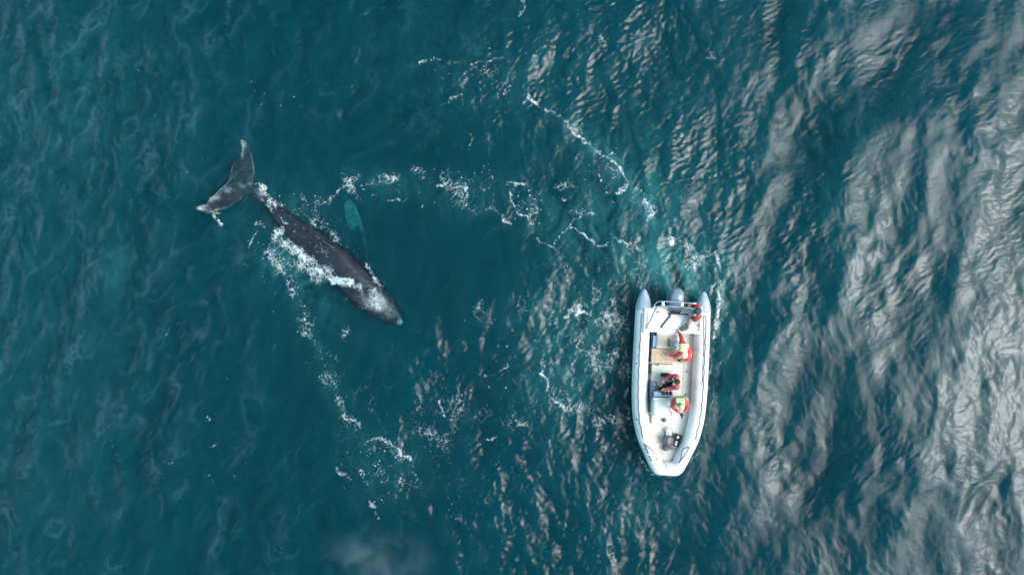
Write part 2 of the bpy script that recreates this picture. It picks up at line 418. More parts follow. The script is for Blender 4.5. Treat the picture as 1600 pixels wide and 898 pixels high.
def obj(name, bm, material=None, parent=None, smooth=True, origin=None):
    me = bpy.data.meshes.new(name); bm.to_mesh(me); bm.free()
    return link_mesh(name, me, material, parent, smooth, origin)

def thing(name, loc, label, cat, group=None):
    o = bpy.data.objects.new(name, None); COL.objects.link(o)
    o.location = loc; o['_o'] = tuple(loc); o['label'] = label; o['category'] = cat
    o.empty_display_size = 0.2
    if group: o['group'] = group
    return o

def frame_for(d):
    d = Vector(d).normalized()
    up = Vector((0, 0, 1)) if abs(d.z) < 0.95 else Vector((1, 0, 0))
    a = d.cross(up).normalized(); b = a.cross(d).normalized()
    return a, b

def sweep(bm, pts, rads, seg=12, caps=True, flat=1.0):
    """tube through pts with a radius per point"""
    pts = [Vector(p) for p in pts]; rings = []
    a = b = None
    for i, p in enumerate(pts):
        d = (pts[min(i + 1, len(pts) - 1)] - pts[max(i - 1, 0)])
        if a is None: a, b = frame_for(d)
        else:
            dn = d.normalized(); a = (a - dn * a.dot(dn)).normalized(); b = a.cross(dn).normalized() * (1 if a.cross(dn).dot(b) > 0 else -1)
        r = rads[i] if hasattr(rads, '__len__') else rads
        rings.append([bm.verts.new(p + a * (r * math.cos(t)) + b * (r * flat * math.sin(t)))
                      for t in [2 * math.pi * k / seg for k in range(seg)]])
    for r0, r1 in zip(rings[:-1], rings[1:]):
        for k in range(seg):
            bm.faces.new((r0[k], r0[(k + 1) % seg], r1[(k + 1) % seg], r1[k]))
    if caps:
        bm.faces.new(rings[0][::-1]); bm.faces.new(rings[-1])
    bmesh.ops.recalc_face_normals(bm, faces=bm.faces)

def capsule(bm, a, b, ra, rb, seg=14):
    a, b = Vector(a), Vector(b); d = b - a; L = d.length
    if L < 1e-5: b = a + Vector((0, 0, 1e-3)); d = b - a; L = d.length
    d = d / L; pts = []; rr = []
    for t in (1.0, .97, .87, .7, .5, .26): pts.append(a - d * ra * t); rr.append(max(ra * math.sqrt(max(0, 1 - t * t)), ra * .03))
    pts.append(a); rr.append(ra); pts.append(b); rr.append(rb)
    for t in (.26, .5, .7, .87, .97, 1.0): pts.append(b + d * rb * t); rr.append(max(rb * math.sqrt(max(0, 1 - t * t)), rb * .03))
    sweep(bm, pts, rr, seg)

def ellipsoid(bm, c, r, rot=None, sub=3):
    M = Matrix.Translation(Vector(c)) @ (rot.to_4x4() if rot is not None else Matrix.Identity(4)) @ Matrix.Diagonal((*r, 1))
    bmesh.ops.create_icosphere(bm, subdivisions=sub, radius=1.0, matrix=M)

def box(bm, c, size, rz=0.0, bevel=0.0, rot=None):
    R = rot.to_4x4() if rot is not None else Matrix.Rotation(rz, 4, 'Z')
    M = Matrix.Translation(Vector(c)) @ R @ Matrix.Diagonal((*size, 1))
    r = bmesh.ops.create_cube(bm, size=1.0, matrix=M)
    if bevel > 0:
        es = list({e for v in r['verts'] for e in v.link_edges})
        bmesh.ops.bevel(bm, geom=es, offset=bevel, segments=2, affect='EDGES', profile=0.6)

def remeshed(name, bm, voxel, material=None, parent=None, smooth_it=4, origin=None, post=None):
    """merge everything in bm into one continuous skin"""
    me = bpy.data.meshes.new(name + '_src'); bm.to_mesh(me); bm.free()
    o = bpy.data.objects.new(name + '_src', me); COL.objects.link(o)
    m = o.modifiers.new('r', 'REMESH'); m.mode = 'VOXEL'; m.voxel_size = voxel; m.adaptivity = 0
    if smooth_it:
        s_ = o.modifiers.new('s', 'SMOOTH'); s_.iterations = smooth_it; s_.factor = 0.5
    dg = bpy.context.evaluated_depsgraph_get()
    new = bpy.data.meshes.new_from_object(o.evaluated_get(dg)); new.name = name
    bpy.data.objects.remove(o); bpy.data.meshes.remove(me)
    if post: post(new)
    return link_mesh(name, new, material, parent, True, origin)

def spline(pts, n=8):
    pts = [Vector(p) for p in pts]; o = []
    for i in range(len(pts) - 1):
        p0, p1, p2, p3 = pts[max(i - 1, 0)], pts[i], pts[i + 1], pts[min(i + 2, len(pts) - 1)]
        for k in range(n):
            t = k / n
            o.append(0.5 * ((2 * p1) + (p2 - p0) * t + (2 * p0 - 5 * p1 + 4 * p2 - p3) * t * t + (3 * p1 - p0 - 3 * p2 + p3) * t ** 3))
    o.append(pts[-1]); return o

# ------------------------------------------------------------------ the whale
# sections down the body: photo position of the middle, half width (m), half height, height of the middle, lean of the ridge
WS = [(386, 297, .20, .09, -.20, 0), (396, 299, .18, .13, -.18, 0), (409, 307, .17, .18, -.15, .1), (424, 321, .22, .25, -.08, .3), (440, 337, .33, .33, -.10, .45),
      (458, 354, .42, .43, -.16, .5), (480, 372, .56, .56, -.26, .5), (505, 393, .66, .68, -.37, .45), (530, 415, .73, .75, -.46, .35),
      (552, 436, .75, .74, -.50, .2), (573, 456, .73, .64, -.47, .1), (590, 472, .66, .50, -.41, 0), (604, 485, .54, .38, -.37, 0),
      (615, 494, .41, .27, -.31, 0), (624, 501.5, .26, .17, -.25, 0), (628.5, 505.5, .11, .08, -.22, 0)]

def build_whale():
    bm = bmesh.new()
    cs = [P(a, b, f) for a, b, c, d, f, g in WS]
    ctr = spline(cs, 4)
    val = spline([Vector((s[2], s[3], s[5])) for s in WS], 4)
    rings = []; SEG = 40
    for i, p in enumerate(ctr):
        d = (ctr[min(i + 1, len(ctr) - 1)] - ctr[max(i - 1, 0)]); d.z = 0; d.normalize()
        side = Vector((-d.y, d.x, 0))          # towards the upper right of the photo
        hw, hh, k = val[i]
        ring = []
        for j in range(SEG):
            t = 2 * math.pi * j / SEG
            u, v = math.cos(t), math.sin(t)
            if v > 0: u2 = u + k * (1 - u * u) * v
            else: u2 = u
            vv = v * (abs(v) ** -0.12 if abs(v) > 1e-3 else 1)
            ring.append(bm.verts.new(p + side * (hw * u2) + Vector((0, 0, hh * vv))))
        rings.append(ring)
    for r0, r1 in zip(rings[:-1], rings[1:]):
        for k in range(SEG): bm.faces.new((r0[k], r0[(k + 1) % SEG], r1[(k + 1) % SEG], r1[k]))
    bm.faces.new(rings[0][::-1]); bm.faces.new(rings[-1])
    bmesh.ops.recalc_face_normals(bm, faces=bm.faces)
    # low knuckled ridge and small hooked fin on the back
    for (a, b, z, r) in ((452, 343, .20, .05), (462, 350, .25, .055), (472, 356, .29, .06), (483, 362, .32, .06), (492, 368, .35, .06)):
        ellipsoid(bm, P(a, b, z - .03), (.16, .07, r + .03), Matrix.Rotation(rad(-40), 3, 'Z'), 2)
    capsule(bm, P(512, 381, .20), P(503, 376, .44), .12, .03)
    capsule(bm, P(520, 387, .18), P(503, 376, .40), .12, .03)
    # tubercles and splash guard on the head
    r = random.Random(3)
    for k in range(34):
        t = r.random(); px = 575 + 48 * t; py = 458 + 43 * t; w = (1 - t * .8) * 16
        o = r.choice((-1, -.5, 0, .5, 1)) * w
        x, y = px + o * .62, py - o * .78
        ellipsoid(bm, P(x, y, .12 - .28 * t - abs(o) * .006), (.045, .045, .05), None, 1)
    ellipsoid(bm, P(578, 458, .13), (.22, .14, .12), Matrix.Rotation(rad(-42), 3, 'Z'), 3)
    # flukes, a swept plate with a notch, just under the surface
    fl = [(391, 307, -0.18), (382, 308, -0.165), (374, 316, -0.135), (360, 323, -0.105), (344, 329, -0.068), (331, 332, -0.038), (318, 331, -0.007), (308, 327, 0.022), (307, 323, 0.022), (320, 320, -0.007), (327, 312, -0.03), (335, 304, -0.06), (345, 293, -0.098), (353, 287, -0.12), (357, 282, -0.135), (358, 275, -0.135), (361, 264, -0.128), (367, 251, -0.112), (374, 243, -0.098), (379, 237, -0.083), (378, 228, -0.06), (376, 219, -0.038), (381, 219, -0.038), (387, 224, -0.053), (393, 240, -0.075), (397, 258, -0.105), (398, 270, -0.128), (396, 283, -0.158), (393, 293, -0.18)]
    cen = P(380, 290, -.16)
    top = [bm.verts.new(P(a, b, z) + Vector((0, 0, .03))) for a, b, z in fl]
    bot = [bm.verts.new(P(a, b, z) - Vector((0, 0, .04))) for a, b, z in fl]
    ct = bm.verts.new(cen + Vector((0, 0, .09))); cb = bm.verts.new(cen - Vector((0, 0, .10)))
    n = len(fl)
    for i in range(n):
        j = (i + 1) % n
        bm.faces.new((top[i], top[j], ct)); bm.faces.new((bot[j], bot[i], cb)); bm.faces.new((top[j], top[i], bot[i], bot[j]))
    # long flipper reaching out under water, knobbly along its leading edge
    fp = [(562, 420, -.66, .32, .16), (567, 398, -.80, .34, .13), (563, 378, -.92, .36, .11), (557, 357, -.88, .36, .09), (550, 338, -.80, .34, .08), (546, 323, -.72, .28, .06), (543, 313, -.68, .16, .05)]
    mid = spline([P(a, b, z) for a, b, z, c, d in fp], 5); wv = spline([Vector((c * .92, d, 0)) for a, b, z, c, d in fp], 5)
    rings = []
    for i, p in enumerate(mid):
        d = mid[min(i + 1, len(mid) - 1)] - mid[max(i - 1, 0)]; d.z = 0; d.normalize(); s_ = Vector((d.y, -d.x, 0))
        w, h, _ = wv[i]; kn = 1 + .07 * math.sin(i * 1.1)
        rings.append([bm.verts.new(p + s_ * w * math.cos(t) * (kn if math.cos(t) > 0 else 1) + Vector((0, 0, h * math.sin(t) + .10 * w * math.cos(t)))) for t in [2 * math.pi * k / 16 for k in range(16)]])
    for r0, r1 in zip(rings[:-1], rings[1:]):
        for k in range(16): bm.faces.new((r0[k], r0[(k + 1) % 16], r1[(k + 1) % 16], r1[k]))
    bm.faces.new(rings[0][::-1]); bm.faces.new(rings[-1])
    # the other flipper hangs below the body
    sweep(bm, spline([P(528, 440, -.6), P(515, 452, -1.2), P(505, 462, -1.9), P(500, 470, -2.5)], 4), [.3, .3, .32, .33, .33, .32, .3, .3, .28, .25, .22, .16, .06], 14, True, .35)
    bmesh.ops.recalc_face_normals(bm, faces=bm.faces)

    def post(me):
        n = len(me.vertices)
        co = np.empty(n * 3, np.float32); me.vertices.foreach_get('co', co); co = co.reshape(-1, 3)
        k = CAM_H / (CAM_H - co[:, 2]); X, Y = co[:, 0] * k, co[:, 1] * k
        pale = np.zeros(n)
        # white underside of the flipper turned up towards the tip, white rim
        fz = ((Y > px2w(0, 392)[1]) & (X > px2w(532, 0)[0]) & (X < px2w(580, 0)[0]) & (co[:, 2] < -.35))
        t = sm(Y, px2w(0, 372)[1], px2w(0, 328)[1])
        pale += .42 * fz * np.clip(t * (0.55 + 0.6 * blob(X, Y, 541, 335, 8, 22, -12)) + 0.8 * blob(X, Y, 550, 352, 5, 5)
                             + 0.55 * np.maximum(blob(X, Y, 562, 348, 2.5, 22, -16), blob(X, Y, 570, 378, 2.5, 14, -10))
                             + 0.4 * blob(X, Y, 554, 378, 3, 12, -12), 0, 1)
        # scarred white rims of the flukes
        for (a, b, w, h, an, f) in ((379, 222, 4, 7, -10, .6), (378, 235, 2, 8, 0, .55), (396, 255, 1.6, 18, -8, .35), (362, 262, 1.6, 14, 22, .3), (333, 308, 7, 4, -30, .55), (312, 325, 8, 4, 0, .6), (345, 293, 2, 16, 50, .35),
                                    (350, 326, 2, 14, 80, .35), (356, 297, 4, 3, 0, .6), (376, 290, 6, 4, 30, .25), (405, 300, 4, 8, -40, .3), (625, 504, 3.5, 3, 0, .5), (596, 474, 12, 12, 0, .30), (575, 470, 16, 12, 0, .22), (610, 490, 10, 8, 0, .22)):
            pale += f * blob(X, Y, a, b, w, h, an)
        pale += .09 * blob(X, Y, 365, 290, 40, 40)
        at = me.attributes.new('pale', 'FLOAT', 'POINT'); at.data.foreach_set('value', np.clip(pale, 0, 1).astype(np.float32))

    m = bpy.data.materials.new('wet_whale_skin'); m.use_nodes = True
    n = m.node_tree.nodes; l = m.node_tree.links; b = n['Principled BSDF']
    tc = n.new('ShaderNodeTexCoord')
    def noise(scale, det, mapping=None, dist=0.0, rough=.55):
        nz = n.new('ShaderNodeTexNoise'); nz.inputs['Scale'].default_value = scale; nz.inputs['Detail'].default_value = det
        nz.inputs['Distortion'].default_value = dist; nz.inputs['Roughness'].default_value = rough
        if mapping:
            mp = n.new('ShaderNodeMapping'); mp.inputs['Rotation'].default_value = (0, 0, rad(mapping[0])); mp.inputs['Scale'].default_value = mapping[1]
            l.new(tc.outputs['Object'], mp.inputs['Vector']); l.new(mp.outputs[0], nz.inputs['Vector'])
        else: l.new(tc.outputs['Object'], nz.inputs['Vector'])
        return nz.outputs['Fac']
    def ramp(src, lo, hi, c0, c1):
        r = n.new('ShaderNodeValToRGB'); e = r.color_ramp.elements
        e[0].position = lo; e[1].position = hi; e[0].color = (*c0, 1); e[1].color = (*c1, 1); l.new(src, r.inputs['Fac']); return r.outputs[0]
    def mixc(f, a_, b_):
        x = n.new('ShaderNodeMix'); x.data_type = 'RGBA'
        l.new(f, x.inputs['Factor'])
        for s_, i in ((a_, 6), (b_, 7)):
            if isinstance(s_, tuple): x.inputs[i].default_value = (*s_, 1)
            else: l.new(s_, x.inputs[i])
        return x.outputs[2]
    base = ramp(noise(1.4, 6), .35, .7, (.009, .012, .020), (.021, .026, .040))
    # long pale scratches across the flank, small round scars
    scr = ramp(noise(2.2, 3, (38, (1.2, 9.0, 1)), 1.2), .60, .72, (0, 0, 0), (.45, .45, .45))
    c = mixc(scr, base, (.11, .13, .16))
    spk = ramp(noise(26, 2), .66, .74, (0, 0, 0), (.3, .3, .3))
    c = mixc(spk, c, (.25, .25, .27))
    at = n.new('ShaderNodeAttribute'); at.attribute_name = 'pale'
    pn = noise(7, 6, None, .6, .65)
    mu = n.new('ShaderNodeMath'); mu.operation = 'MULTIPLY_ADD'; l.new(pn, mu.inputs[0]); mu.inputs[1].default_value = 1.5; mu.inputs[2].default_value = -.75
    ad = n.new('ShaderNodeMath'); ad.operation = 'ADD'; l.new(at.outputs['Fac'], ad.inputs[0]); l.new(mu.outputs[0], ad.inputs[1])
    mm = n.new('ShaderNodeMath'); mm.operation = 'MULTIPLY'; mm.use_clamp = True; l.new(ad.outputs[0], mm.inputs[0]); 
    gt = n.new('ShaderNodeMapRange'); gt.inputs['From Min'].default_value = .04; gt.inputs['From Max'].default_value = .3; l.new(at.outputs['Fac'], gt.inputs['Value'])
    l.new(gt.outputs[0], mm.inputs[1])
    c = mixc(mm.outputs[0], c, (.44, .50, .50))
    l.new(c, b.inputs['Base Color'])
    b.inputs['Roughness'].default_value = .34; b.inputs['Specular IOR Level'].default_value = .33
    bp = n.new('ShaderNodeBump'); bp.inputs['Strength'].default_value = .5; bp.inputs['Distance'].default_value = .03
    l.new(noise(5, 6), bp.inputs['Height']); l.new(bp.outputs[0], b.inputs['Normal'])
    o = remeshed('humpback_whale', bm, 0.032, m, None, 3, P(500, 390, 0), post)
    o['label'] = 'dark grey whale surfacing with pale tail flukes, left of the white boat'
    o['category'] = 'whale'
    return o
whale = build_whale()

# ------------------------------------------------------------------ foam
FD = 0.02
def build_foam():
    fnx, fny = 2112, 1200
    fx = (np.arange(fnx) - fnx / 2) * FD; fy = (np.arange(fny) - fny / 2) * FD
    X, Y = np.meshgrid(fx, fy)
    K = np.meshgrid(2 * np.pi * np.fft.fftfreq(fnx, FD), 2 * np.pi * np.fft.fftfreq(fny, FD))
    def f(lmin, lmax, seed, ang=0, spread=90):
        h = field(lmin, lmax, ang, spread, .2, seed, (fny, fnx), K); return h / h.std()
    wx, wy = f(1.0, 3.0, 40), f(1.0, 3.0, 41)
    wx2, wy2 = f(.25, .7, 46), f(.25, .7, 47)
    D = np.zeros_like(X)
    def line(pts, w, s, soft=1.0):
        nonlocal D
        p = [np.array(px2w(*q)) for q in pts]; best = np.full(X.shape, 1e9)
        xs = [q[0] for q in p]; ys = [q[1] for q in p]; mg = w / 40 * 4 + .5
        i0, i1 = np.searchsorted(fx, [min(xs) - mg, max(xs) + mg]); j0, j1 = np.searchsorted(fy, [min(ys) - mg, max(ys) + mg])
        sl = (slice(max(j0, 0), j1), slice(max(i0, 0), i1))
        wa = min(.16, .012 * w + .05)
        x = X[sl] + wx[sl] * wa * .6 + wx2[sl] * wa * .35; y = Y[sl] + wy[sl] * wa * .6 + wy2[sl] * wa * .35
        b = np.full(x.shape, 1e9)
        for a, c in zip(p[:-1], p[1:]):
            d = c - a; L2 = max(d @ d, 1e-9)
            t = np.clip(((x - a[0]) * d[0] + (y - a[1]) * d[1]) / L2, 0, 1)
            b = np.minimum(b, np.hypot(x - a[0] - t * d[0], y - a[1] - t * d[1]))
        D[sl] = np.maximum(D[sl], s * np.exp(-0.5 * (b / (w / 40)) ** 2))
    def area(px, py, hw, hh, s, an=0):
        nonlocal D
        D = np.maximum(D, s * 1.15 * blob(X, Y, px, py, hw, hh, an))
    L = line
    # long torn line coming down from the top to the boat's wake
    L([(822, 138), (830, 155), (846, 168), (866, 178), (882, 188), (898, 202), (908, 216), (924, 230), (944, 240), (960, 254), (974, 270), (985, 286), (979, 296), (965, 304)], 2.4, 1.15)
    L([(955, 236), (948, 243), (938, 240)], 2.5, 1.0)
    L([(998, 290), (1008, 300), (1007, 314), (1018, 322), (1023, 334), (1012, 346)], 2.6, 1.05)
    area(1012, 318, 14, 26, .55, -15); area(895, 205, 22, 14, .42, 40); area(950, 262, 26, 22, .42, -30); area(1010, 300, 16, 20, .42)
    area(1050, 377, 4, 6, 1.3); area(1040, 370, 22, 12, .6, 50); area(1088, 400, 26, 20, .62, -40); area(1075, 385, 26, 8, .6); area(1092, 425, 12, 22, .66)
    L([(1060, 372), (1082, 384), (1100, 392)], 3, .8); L([(1080, 400), (1085, 415), (1092, 428), (1096, 430)], 2.2, 1.05); L([(1120, 395), (1128, 430), (1125, 470), (1122, 510), (1117, 550)], 2.6, 1.25)
    L([(1106, 455), (1112, 448), (1118, 440)], 3, .75)
    L([(868, 382), (874, 364), (888, 352), (900, 355), (914, 364), (922, 374), (934, 384), (946, 386), (958, 373)], 1.7, 1.1)
    L([(888, 352), (900, 342), (915, 330), (925, 336)], 2, .8); area(905, 330, 22, 10, .45)
    L([(962, 374), (978, 378), (988, 384), (1000, 393)], 3, .85); L([(978, 386), (990, 372), (985, 360)], 2.4, .8)
    L([(790, 284), (802, 289), (820, 286)], 1.8, 1.05); L([(797, 300), (803, 320), (809, 332), (822, 338), (832, 352)], 1.9, 1.05); L([(826, 334), (832, 350)], 3, .95)
    L([(764, 330), (774, 326), (790, 345), (800, 350)], 2.6, .85); L([(842, 374), (852, 382), (867, 392)], 2, .95); area(825, 330, 30, 20, .46)
    L([(880, 308), (894, 304)], 2, .9); area(870, 285, 26, 12, .5)
    L([(680, 290), (694, 292), (702, 284)], 1.8, 1.1); L([(729, 288), (731, 305), (727, 322)], 2.4, .9); area(715, 300, 36, 20, .53, 60); L([(726, 270), (740, 290), (756, 300)], 3, .7)
    L([(505, 322), (522, 306), (540, 290), (560, 277)], 4, .80); area(545, 290, 20, 8, .72, 50); area(600, 282, 44, 10, .54); L([(600, 276), (622, 280), (618, 300)], 3, .72); area(652, 272, 14, 10, .6)
    L([(618, 280), (624, 292), (625, 303)], 1.5, .8); L([(606, 314), (626, 314)], 1.8, .75)
    L([(582, 304), (592, 305)], 1.6, .8)
    # churned water left of the boat
    area(902, 486, 14, 5, 1.0, 80); L([(886, 494), (894, 486), (912, 486), (922, 490)], 2.4, 1.1); area(955, 498, 16, 5, .9, 110); L([(932, 490), (950, 496), (968, 500)], 3, .95)
    area(930, 470, 26, 24, .52); area(960, 480, 16, 40, .5); area(930, 560, 50, 40, .44); L([(915, 556), (935, 552), (968, 553)], 2, .95); L([(974, 450), (978, 500), (976, 560)], 5, .55)
    L([(845, 586), (856, 596), (862, 612), (874, 628), (884, 640)], 2.2, 1.0); L([(846, 590), (848, 560), (860, 520), (872, 500), (888, 484)], 4, .6); L([(880, 632), (900, 640), (930, 640), (960, 655)], 4, .55)
    L([(760, 590), (780, 585), (795, 572), (800, 560)], 2.2, .75); area(870, 540, 40, 40, .42); area(820, 470, 26, 24, .40)
    area(1050, 770, 60, 30, .3); area(1115, 620, 8, 40, .5, 10)
    # scattered flecks in the lower middle
    L([(538, 648), (550, 655), (566, 664)], 2.6, .95); L([(572, 688), (590, 686), (612, 692), (628, 712), (642, 718)], 3.2, .75); L([(632, 712), (642, 716)], 2.2, 1.0)
    L([(648, 725), (656, 745), (645, 765), (625, 780)], 3, .58); L([(606, 735), (600, 755), (608, 770)], 3, .62); L([(562, 720), (568, 750), (578, 780), (590, 806)], 4, .60); L([(540, 690), (530, 730), (545, 745)], 4, .66)
    L([(448, 440), (460, 480), (492, 525), (512, 570), (535, 620), (556, 658)], 8, .54); area(475, 505, 20, 26, .5, -35); area(525, 610, 16, 40, .5, -25); area(600, 700, 60, 40, .34)
    L([(684, 628), (688, 640), (694, 650)], 2.2, 1.05); L([(712, 620), (735, 614), (754, 612)], 2, .75); L([(728, 674), (734, 686), (748, 692)], 2.6, .8); L([(760, 690), (776, 682)], 2.6, .85)
    area(670, 680, 36, 26, .5, 30); area(800, 655, 22, 14, .66); L([(812, 664), (820, 666)], 3, .95); area(905, 640, 30, 12, .66); area(940, 660, 30, 14, .52); area(540, 520, 8, 16, .5); area(750, 480, 10, 24, .58)
    area(700, 640, 70, 50, .38); L([(660, 100), (680, 92), (690, 94)], 2, .8); L([(816, 4), (820, 16), (812, 28)], 2.4, .8)
    area(940, 62, 6, 14, .6); L([(700, 98), (736, 104), (760, 92), (800, 92)], 2.2, .62); area(780, 130, 40, 26, .42)
    
    L([(326, 652), (331, 658)], 1.6, .8); L([(308, 712), (318, 703), (345, 690)], 2, .5); L([(740, 200), (735, 235)], 2, .6)
    area(1060, 215, 18, 10, .5); area(1110, 80, 10, 40, .42); L([(664, 170), (700, 160), (720, 148), (735, 134)], 2, .62); area(985, 330, 26, 30, .4); area(1140, 820, 40, 50, .3)
    # wash round the whale
    L([(398, 350), (416, 356), (436, 362), (450, 372), (458, 388), (470, 398)], 5, .82); L([(424, 362), (424, 385), (430, 404), (442, 424), (456, 434)], 6, .8)
    L([(456, 434), (474, 426), (486, 420), (500, 430), (512, 436)], 5, .78); L([(436, 380), (446, 400), (462, 412), (486, 416)], 8, .80)
    L([(462, 396), (480, 404), (500, 410), (516, 424), (534, 434), (548, 441), (558, 450), (566, 459)], 3.4, .92); area(470, 415, 24, 12, .72, 105); area(505, 425, 22, 10, .66, 120)
    area(563, 449, 7, 5, 1.05); L([(552, 440), (560, 452), (562, 462), (575, 474), (590, 480), (604, 476)], 6.5, .80); area(593, 468, 9, 9, .85); area(575, 470, 22, 9, .68, 125); L([(540, 440), (552, 452), (560, 462)], 4, .7)
    L([(392, 288), (402, 288), (412, 296), (419, 308), (428, 322)], 4.5, 1.0); L([(396, 306), (412, 316), (428, 332), (444, 350), (456, 360)], 1.8, .85)
    L([(430, 316), (452, 324), (480, 334), (506, 350), (524, 374)], 6, .60); L([(536, 384), (556, 396), (580, 424), (602, 458)], 3, .72); area(470, 325, 30, 10, .5, 110); area(495, 330, 20, 24, .45, 20)
    L([(600, 455), (604, 442), (607, 430)], 1.3, .72); L([(386, 385), (394, 372), (402, 362)], 1.4, .7)
    area(311, 325, 6, 3.5, 1.0); area(331, 311, 5, 3, .9); L([(324, 322), (334, 336), (346, 350)], 2.0, .8); area(346, 350, 3, 2.5, 1.0); area(400, 420, 30, 16, .3, 0); area(455, 450, 16, 30, .42)
    L([(365, 296), (350, 300), (335, 318)], 1.6, .6); L([(318, 330), (342, 334), (366, 329)], 1.6, .66); area(430, 545, 4, 10, .4)
    area(378, 222, 3, 5, .72)
    L([(452, 376), (462, 394), (478, 406), (498, 416), (516, 428), (534, 438), (548, 442)], 6, 1.7); L([(430, 362), (446, 376), (456, 392)], 6, 1.25); area(445, 405, 20, 30, .62, -35); area(490, 418, 30, 12, .8, 118)
    L([(986, 480), (984, 500), (982, 560), (981, 620), (984, 660), (995, 700), (1014, 736)], 2.6, .8); L([(1112, 520), (1110, 600), (1104, 655), (1092, 700), (1076, 728)], 2, .6); L([(1012, 740), (1040, 745), (1066, 742)], 2, .6)
    area(1000, 420, 60, 40, .42); area(940, 500, 60, 60, .44); area(880, 430, 40, 40, .36); area(620, 740, 50, 50, .34); area(560, 640, 40, 60, .34, -30); area(870, 620, 50, 40, .4)
    # foam webs: thin ridges of a folded field, then flecks
    n1, n2, n3 = f(.22, .6, 42), f(.09, .22, 43), f(.06, .13, 44)
    n4 = f(.13, .34, 48)
    web = np.exp(-np.abs(n1 + .35 * n2) * 3.6); web2 = np.exp(-np.abs(n4) * 3.0)
    big = f(.5, 1.6, 45)
    val = D * (.40 + .72 * web + .38 * web2 + .10 * n3) * np.clip(.90 + .28 * big, .35, 1.4)
    a = (val - .31) / .98
    a[D < .12] = 0
    # nothing under the hull
    ax, ay = px2w(1052, 478); bx, by = px2w(1041, 736)
    t = ((X - ax) * (bx - ax) + (Y - ay) * (by - ay)) / ((bx - ax) ** 2 + (by - ay) ** 2)
    dist = np.abs((X - ax) * (by - ay) - (Y - ay) * (bx - ax)) / math.hypot(bx - ax, by - ay)
    hullw = np.where(t < .7, 1.40, 1.40 - (t - .7) / .3 * 1.0)
    a[(t > -.1) & (t < 1) & (dist < hullw)] = 0
    # single flecks, thinly strewn
    fk = np.zeros_like(X)
    for (px, py, hw, hh, s_, an) in ((130, 130, 160, 110, .35, 0), (400, 150, 80, 30, .6, 0), (330, 260, 60, 60, .3, 0), (250, 590, 40, 60, .55, 0), (350, 690, 30, 80, .6, 0), (300, 790, 50, 60, .5, 0), (210, 720, 90, 90, .4, 0),
             (430, 860, 24, 30, .7, 0), (690, 110, 40, 26, .95, 0), (710, 790, 20, 30, .9, -20), (600, 720, 60, 60, .95, 0), (520, 600, 24, 80, .95, -25), (700, 640, 80, 50, .75, 0), (470, 490, 30, 40, .9, -30),
             (600, 285, 80, 16, .95, 0), (740, 300, 100, 40, .95, 0), (830, 320, 60, 40, .9, 0), (950, 270, 50, 50, .95, -30), (1000, 330, 50, 50, .85, 0), (1085, 400, 40, 34, 1.05, 0), (930, 540, 70, 80, .95, 0),
             (800, 600, 80, 60, .7, 0), (905, 650, 60, 30, .8, 0), (880, 200, 40, 30, .8, 0), (440, 400, 60, 60, .95, 0), (490, 335, 60, 20, .95, 30), (545, 520, 20, 30, .6, 0), (750, 480, 16, 30, .9, 0),
             (1130, 480, 16, 100, .8, 0), (780, 120, 70, 40, .8, 0), (60, 600, 60, 200, .3, 0), (330, 330, 40, 30, .6, 0), (1050, 800, 80, 50, .35, 0), (900, 60, 90, 50, .5, 0)):
        fk = np.maximum(fk, s_ * blob(X, Y, px, py, hw, hh, an))
    a = np.maximum(a, (.62 * n2 + .42 * n3 + .35 * n1 + .25 * big - (3.15 - 1.9 * fk)) * .6 * (fk > .12))
    a[(t > -.1) & (t < 1) & (dist < hullw)] = 0
    jj, ii = np.nonzero(a > 0.05)
    al = np.clip(a[jj, ii], 0, 1)
    # corner grid heights
    bvh = BVHTree.FromObject(whale, bpy.context.evaluated_depsgraph_get())
    wl = whale.location
    key = np.unique(np.concatenate([jj * 10000 + ii, jj * 10000 + ii + 1, (jj + 1) * 10000 + ii, (jj + 1) * 10000 + ii + 1]))
    vj, vi = key // 10000, key % 10000
    vx = (vi - fnx / 2 - .5) * FD; vy = (vj - fny / 2 - .5) * FD
    aa = np.clip(a, 0, 1.6)
    vz = water_h(vx, vy) + .018 + .022 * aa[np.clip(vj, 0, fny - 1), np.clip(vi, 0, fnx - 1)]
    near = (vx > px2w(400, 0)[0]) & (vx < px2w(635, 0)[0]) & (vy < px2w(0, 285)[1]) & (vy > px2w(0, 515)[1])
    for k in np.nonzero(near)[0]:
        hit = bvh.ray_cast(Vector((vx[k] - wl.x, vy[k] - wl.y, 3.0)), Vector((0, 0, -1)))
        if hit[0] is not None: vz[k] = max(vz[k], hit[0].z + .018)
    look = {int(k): i for i, k in enumerate(key)}
    q = np.array([[look[j * 10000 + i], look[j * 10000 + i + 1], look[(j + 1) * 10000 + i + 1], look[(j + 1) * 10000 + i]] for j, i in zip(jj.tolist(), ii.tolist())], np.int32)
    me = bpy.data.meshes.new('sea_foam')
    me.from_pydata(np.stack([vx, vy, vz], -1).tolist(), [], q.tolist())
    fv = np.zeros((fny + 1, fnx + 1)); ac = np.clip(a, 0, 1.2); fv[:-1, :-1] += ac; fv[1:, :-1] += ac; fv[:-1, 1:] += ac; fv[1:, 1:] += ac
    at = me.attributes.new('foam_amount', 'FLOAT', 'POINT'); at.data.foreach_set('value', np.clip(fv[vj, vi] / 4 * 1.1, 0, 1).astype(np.float32))
    m = bpy.data.materials.new('foam'); m.use_nodes = True
    n = m.node_tree.nodes; l = m.node_tree.links; n.clear()
    o_ = n.new('ShaderNodeOutputMaterial'); df = n.new('ShaderNodeBsdfDiffuse'); df.inputs['Color'].default_value = (.66, .72, .74, 1)
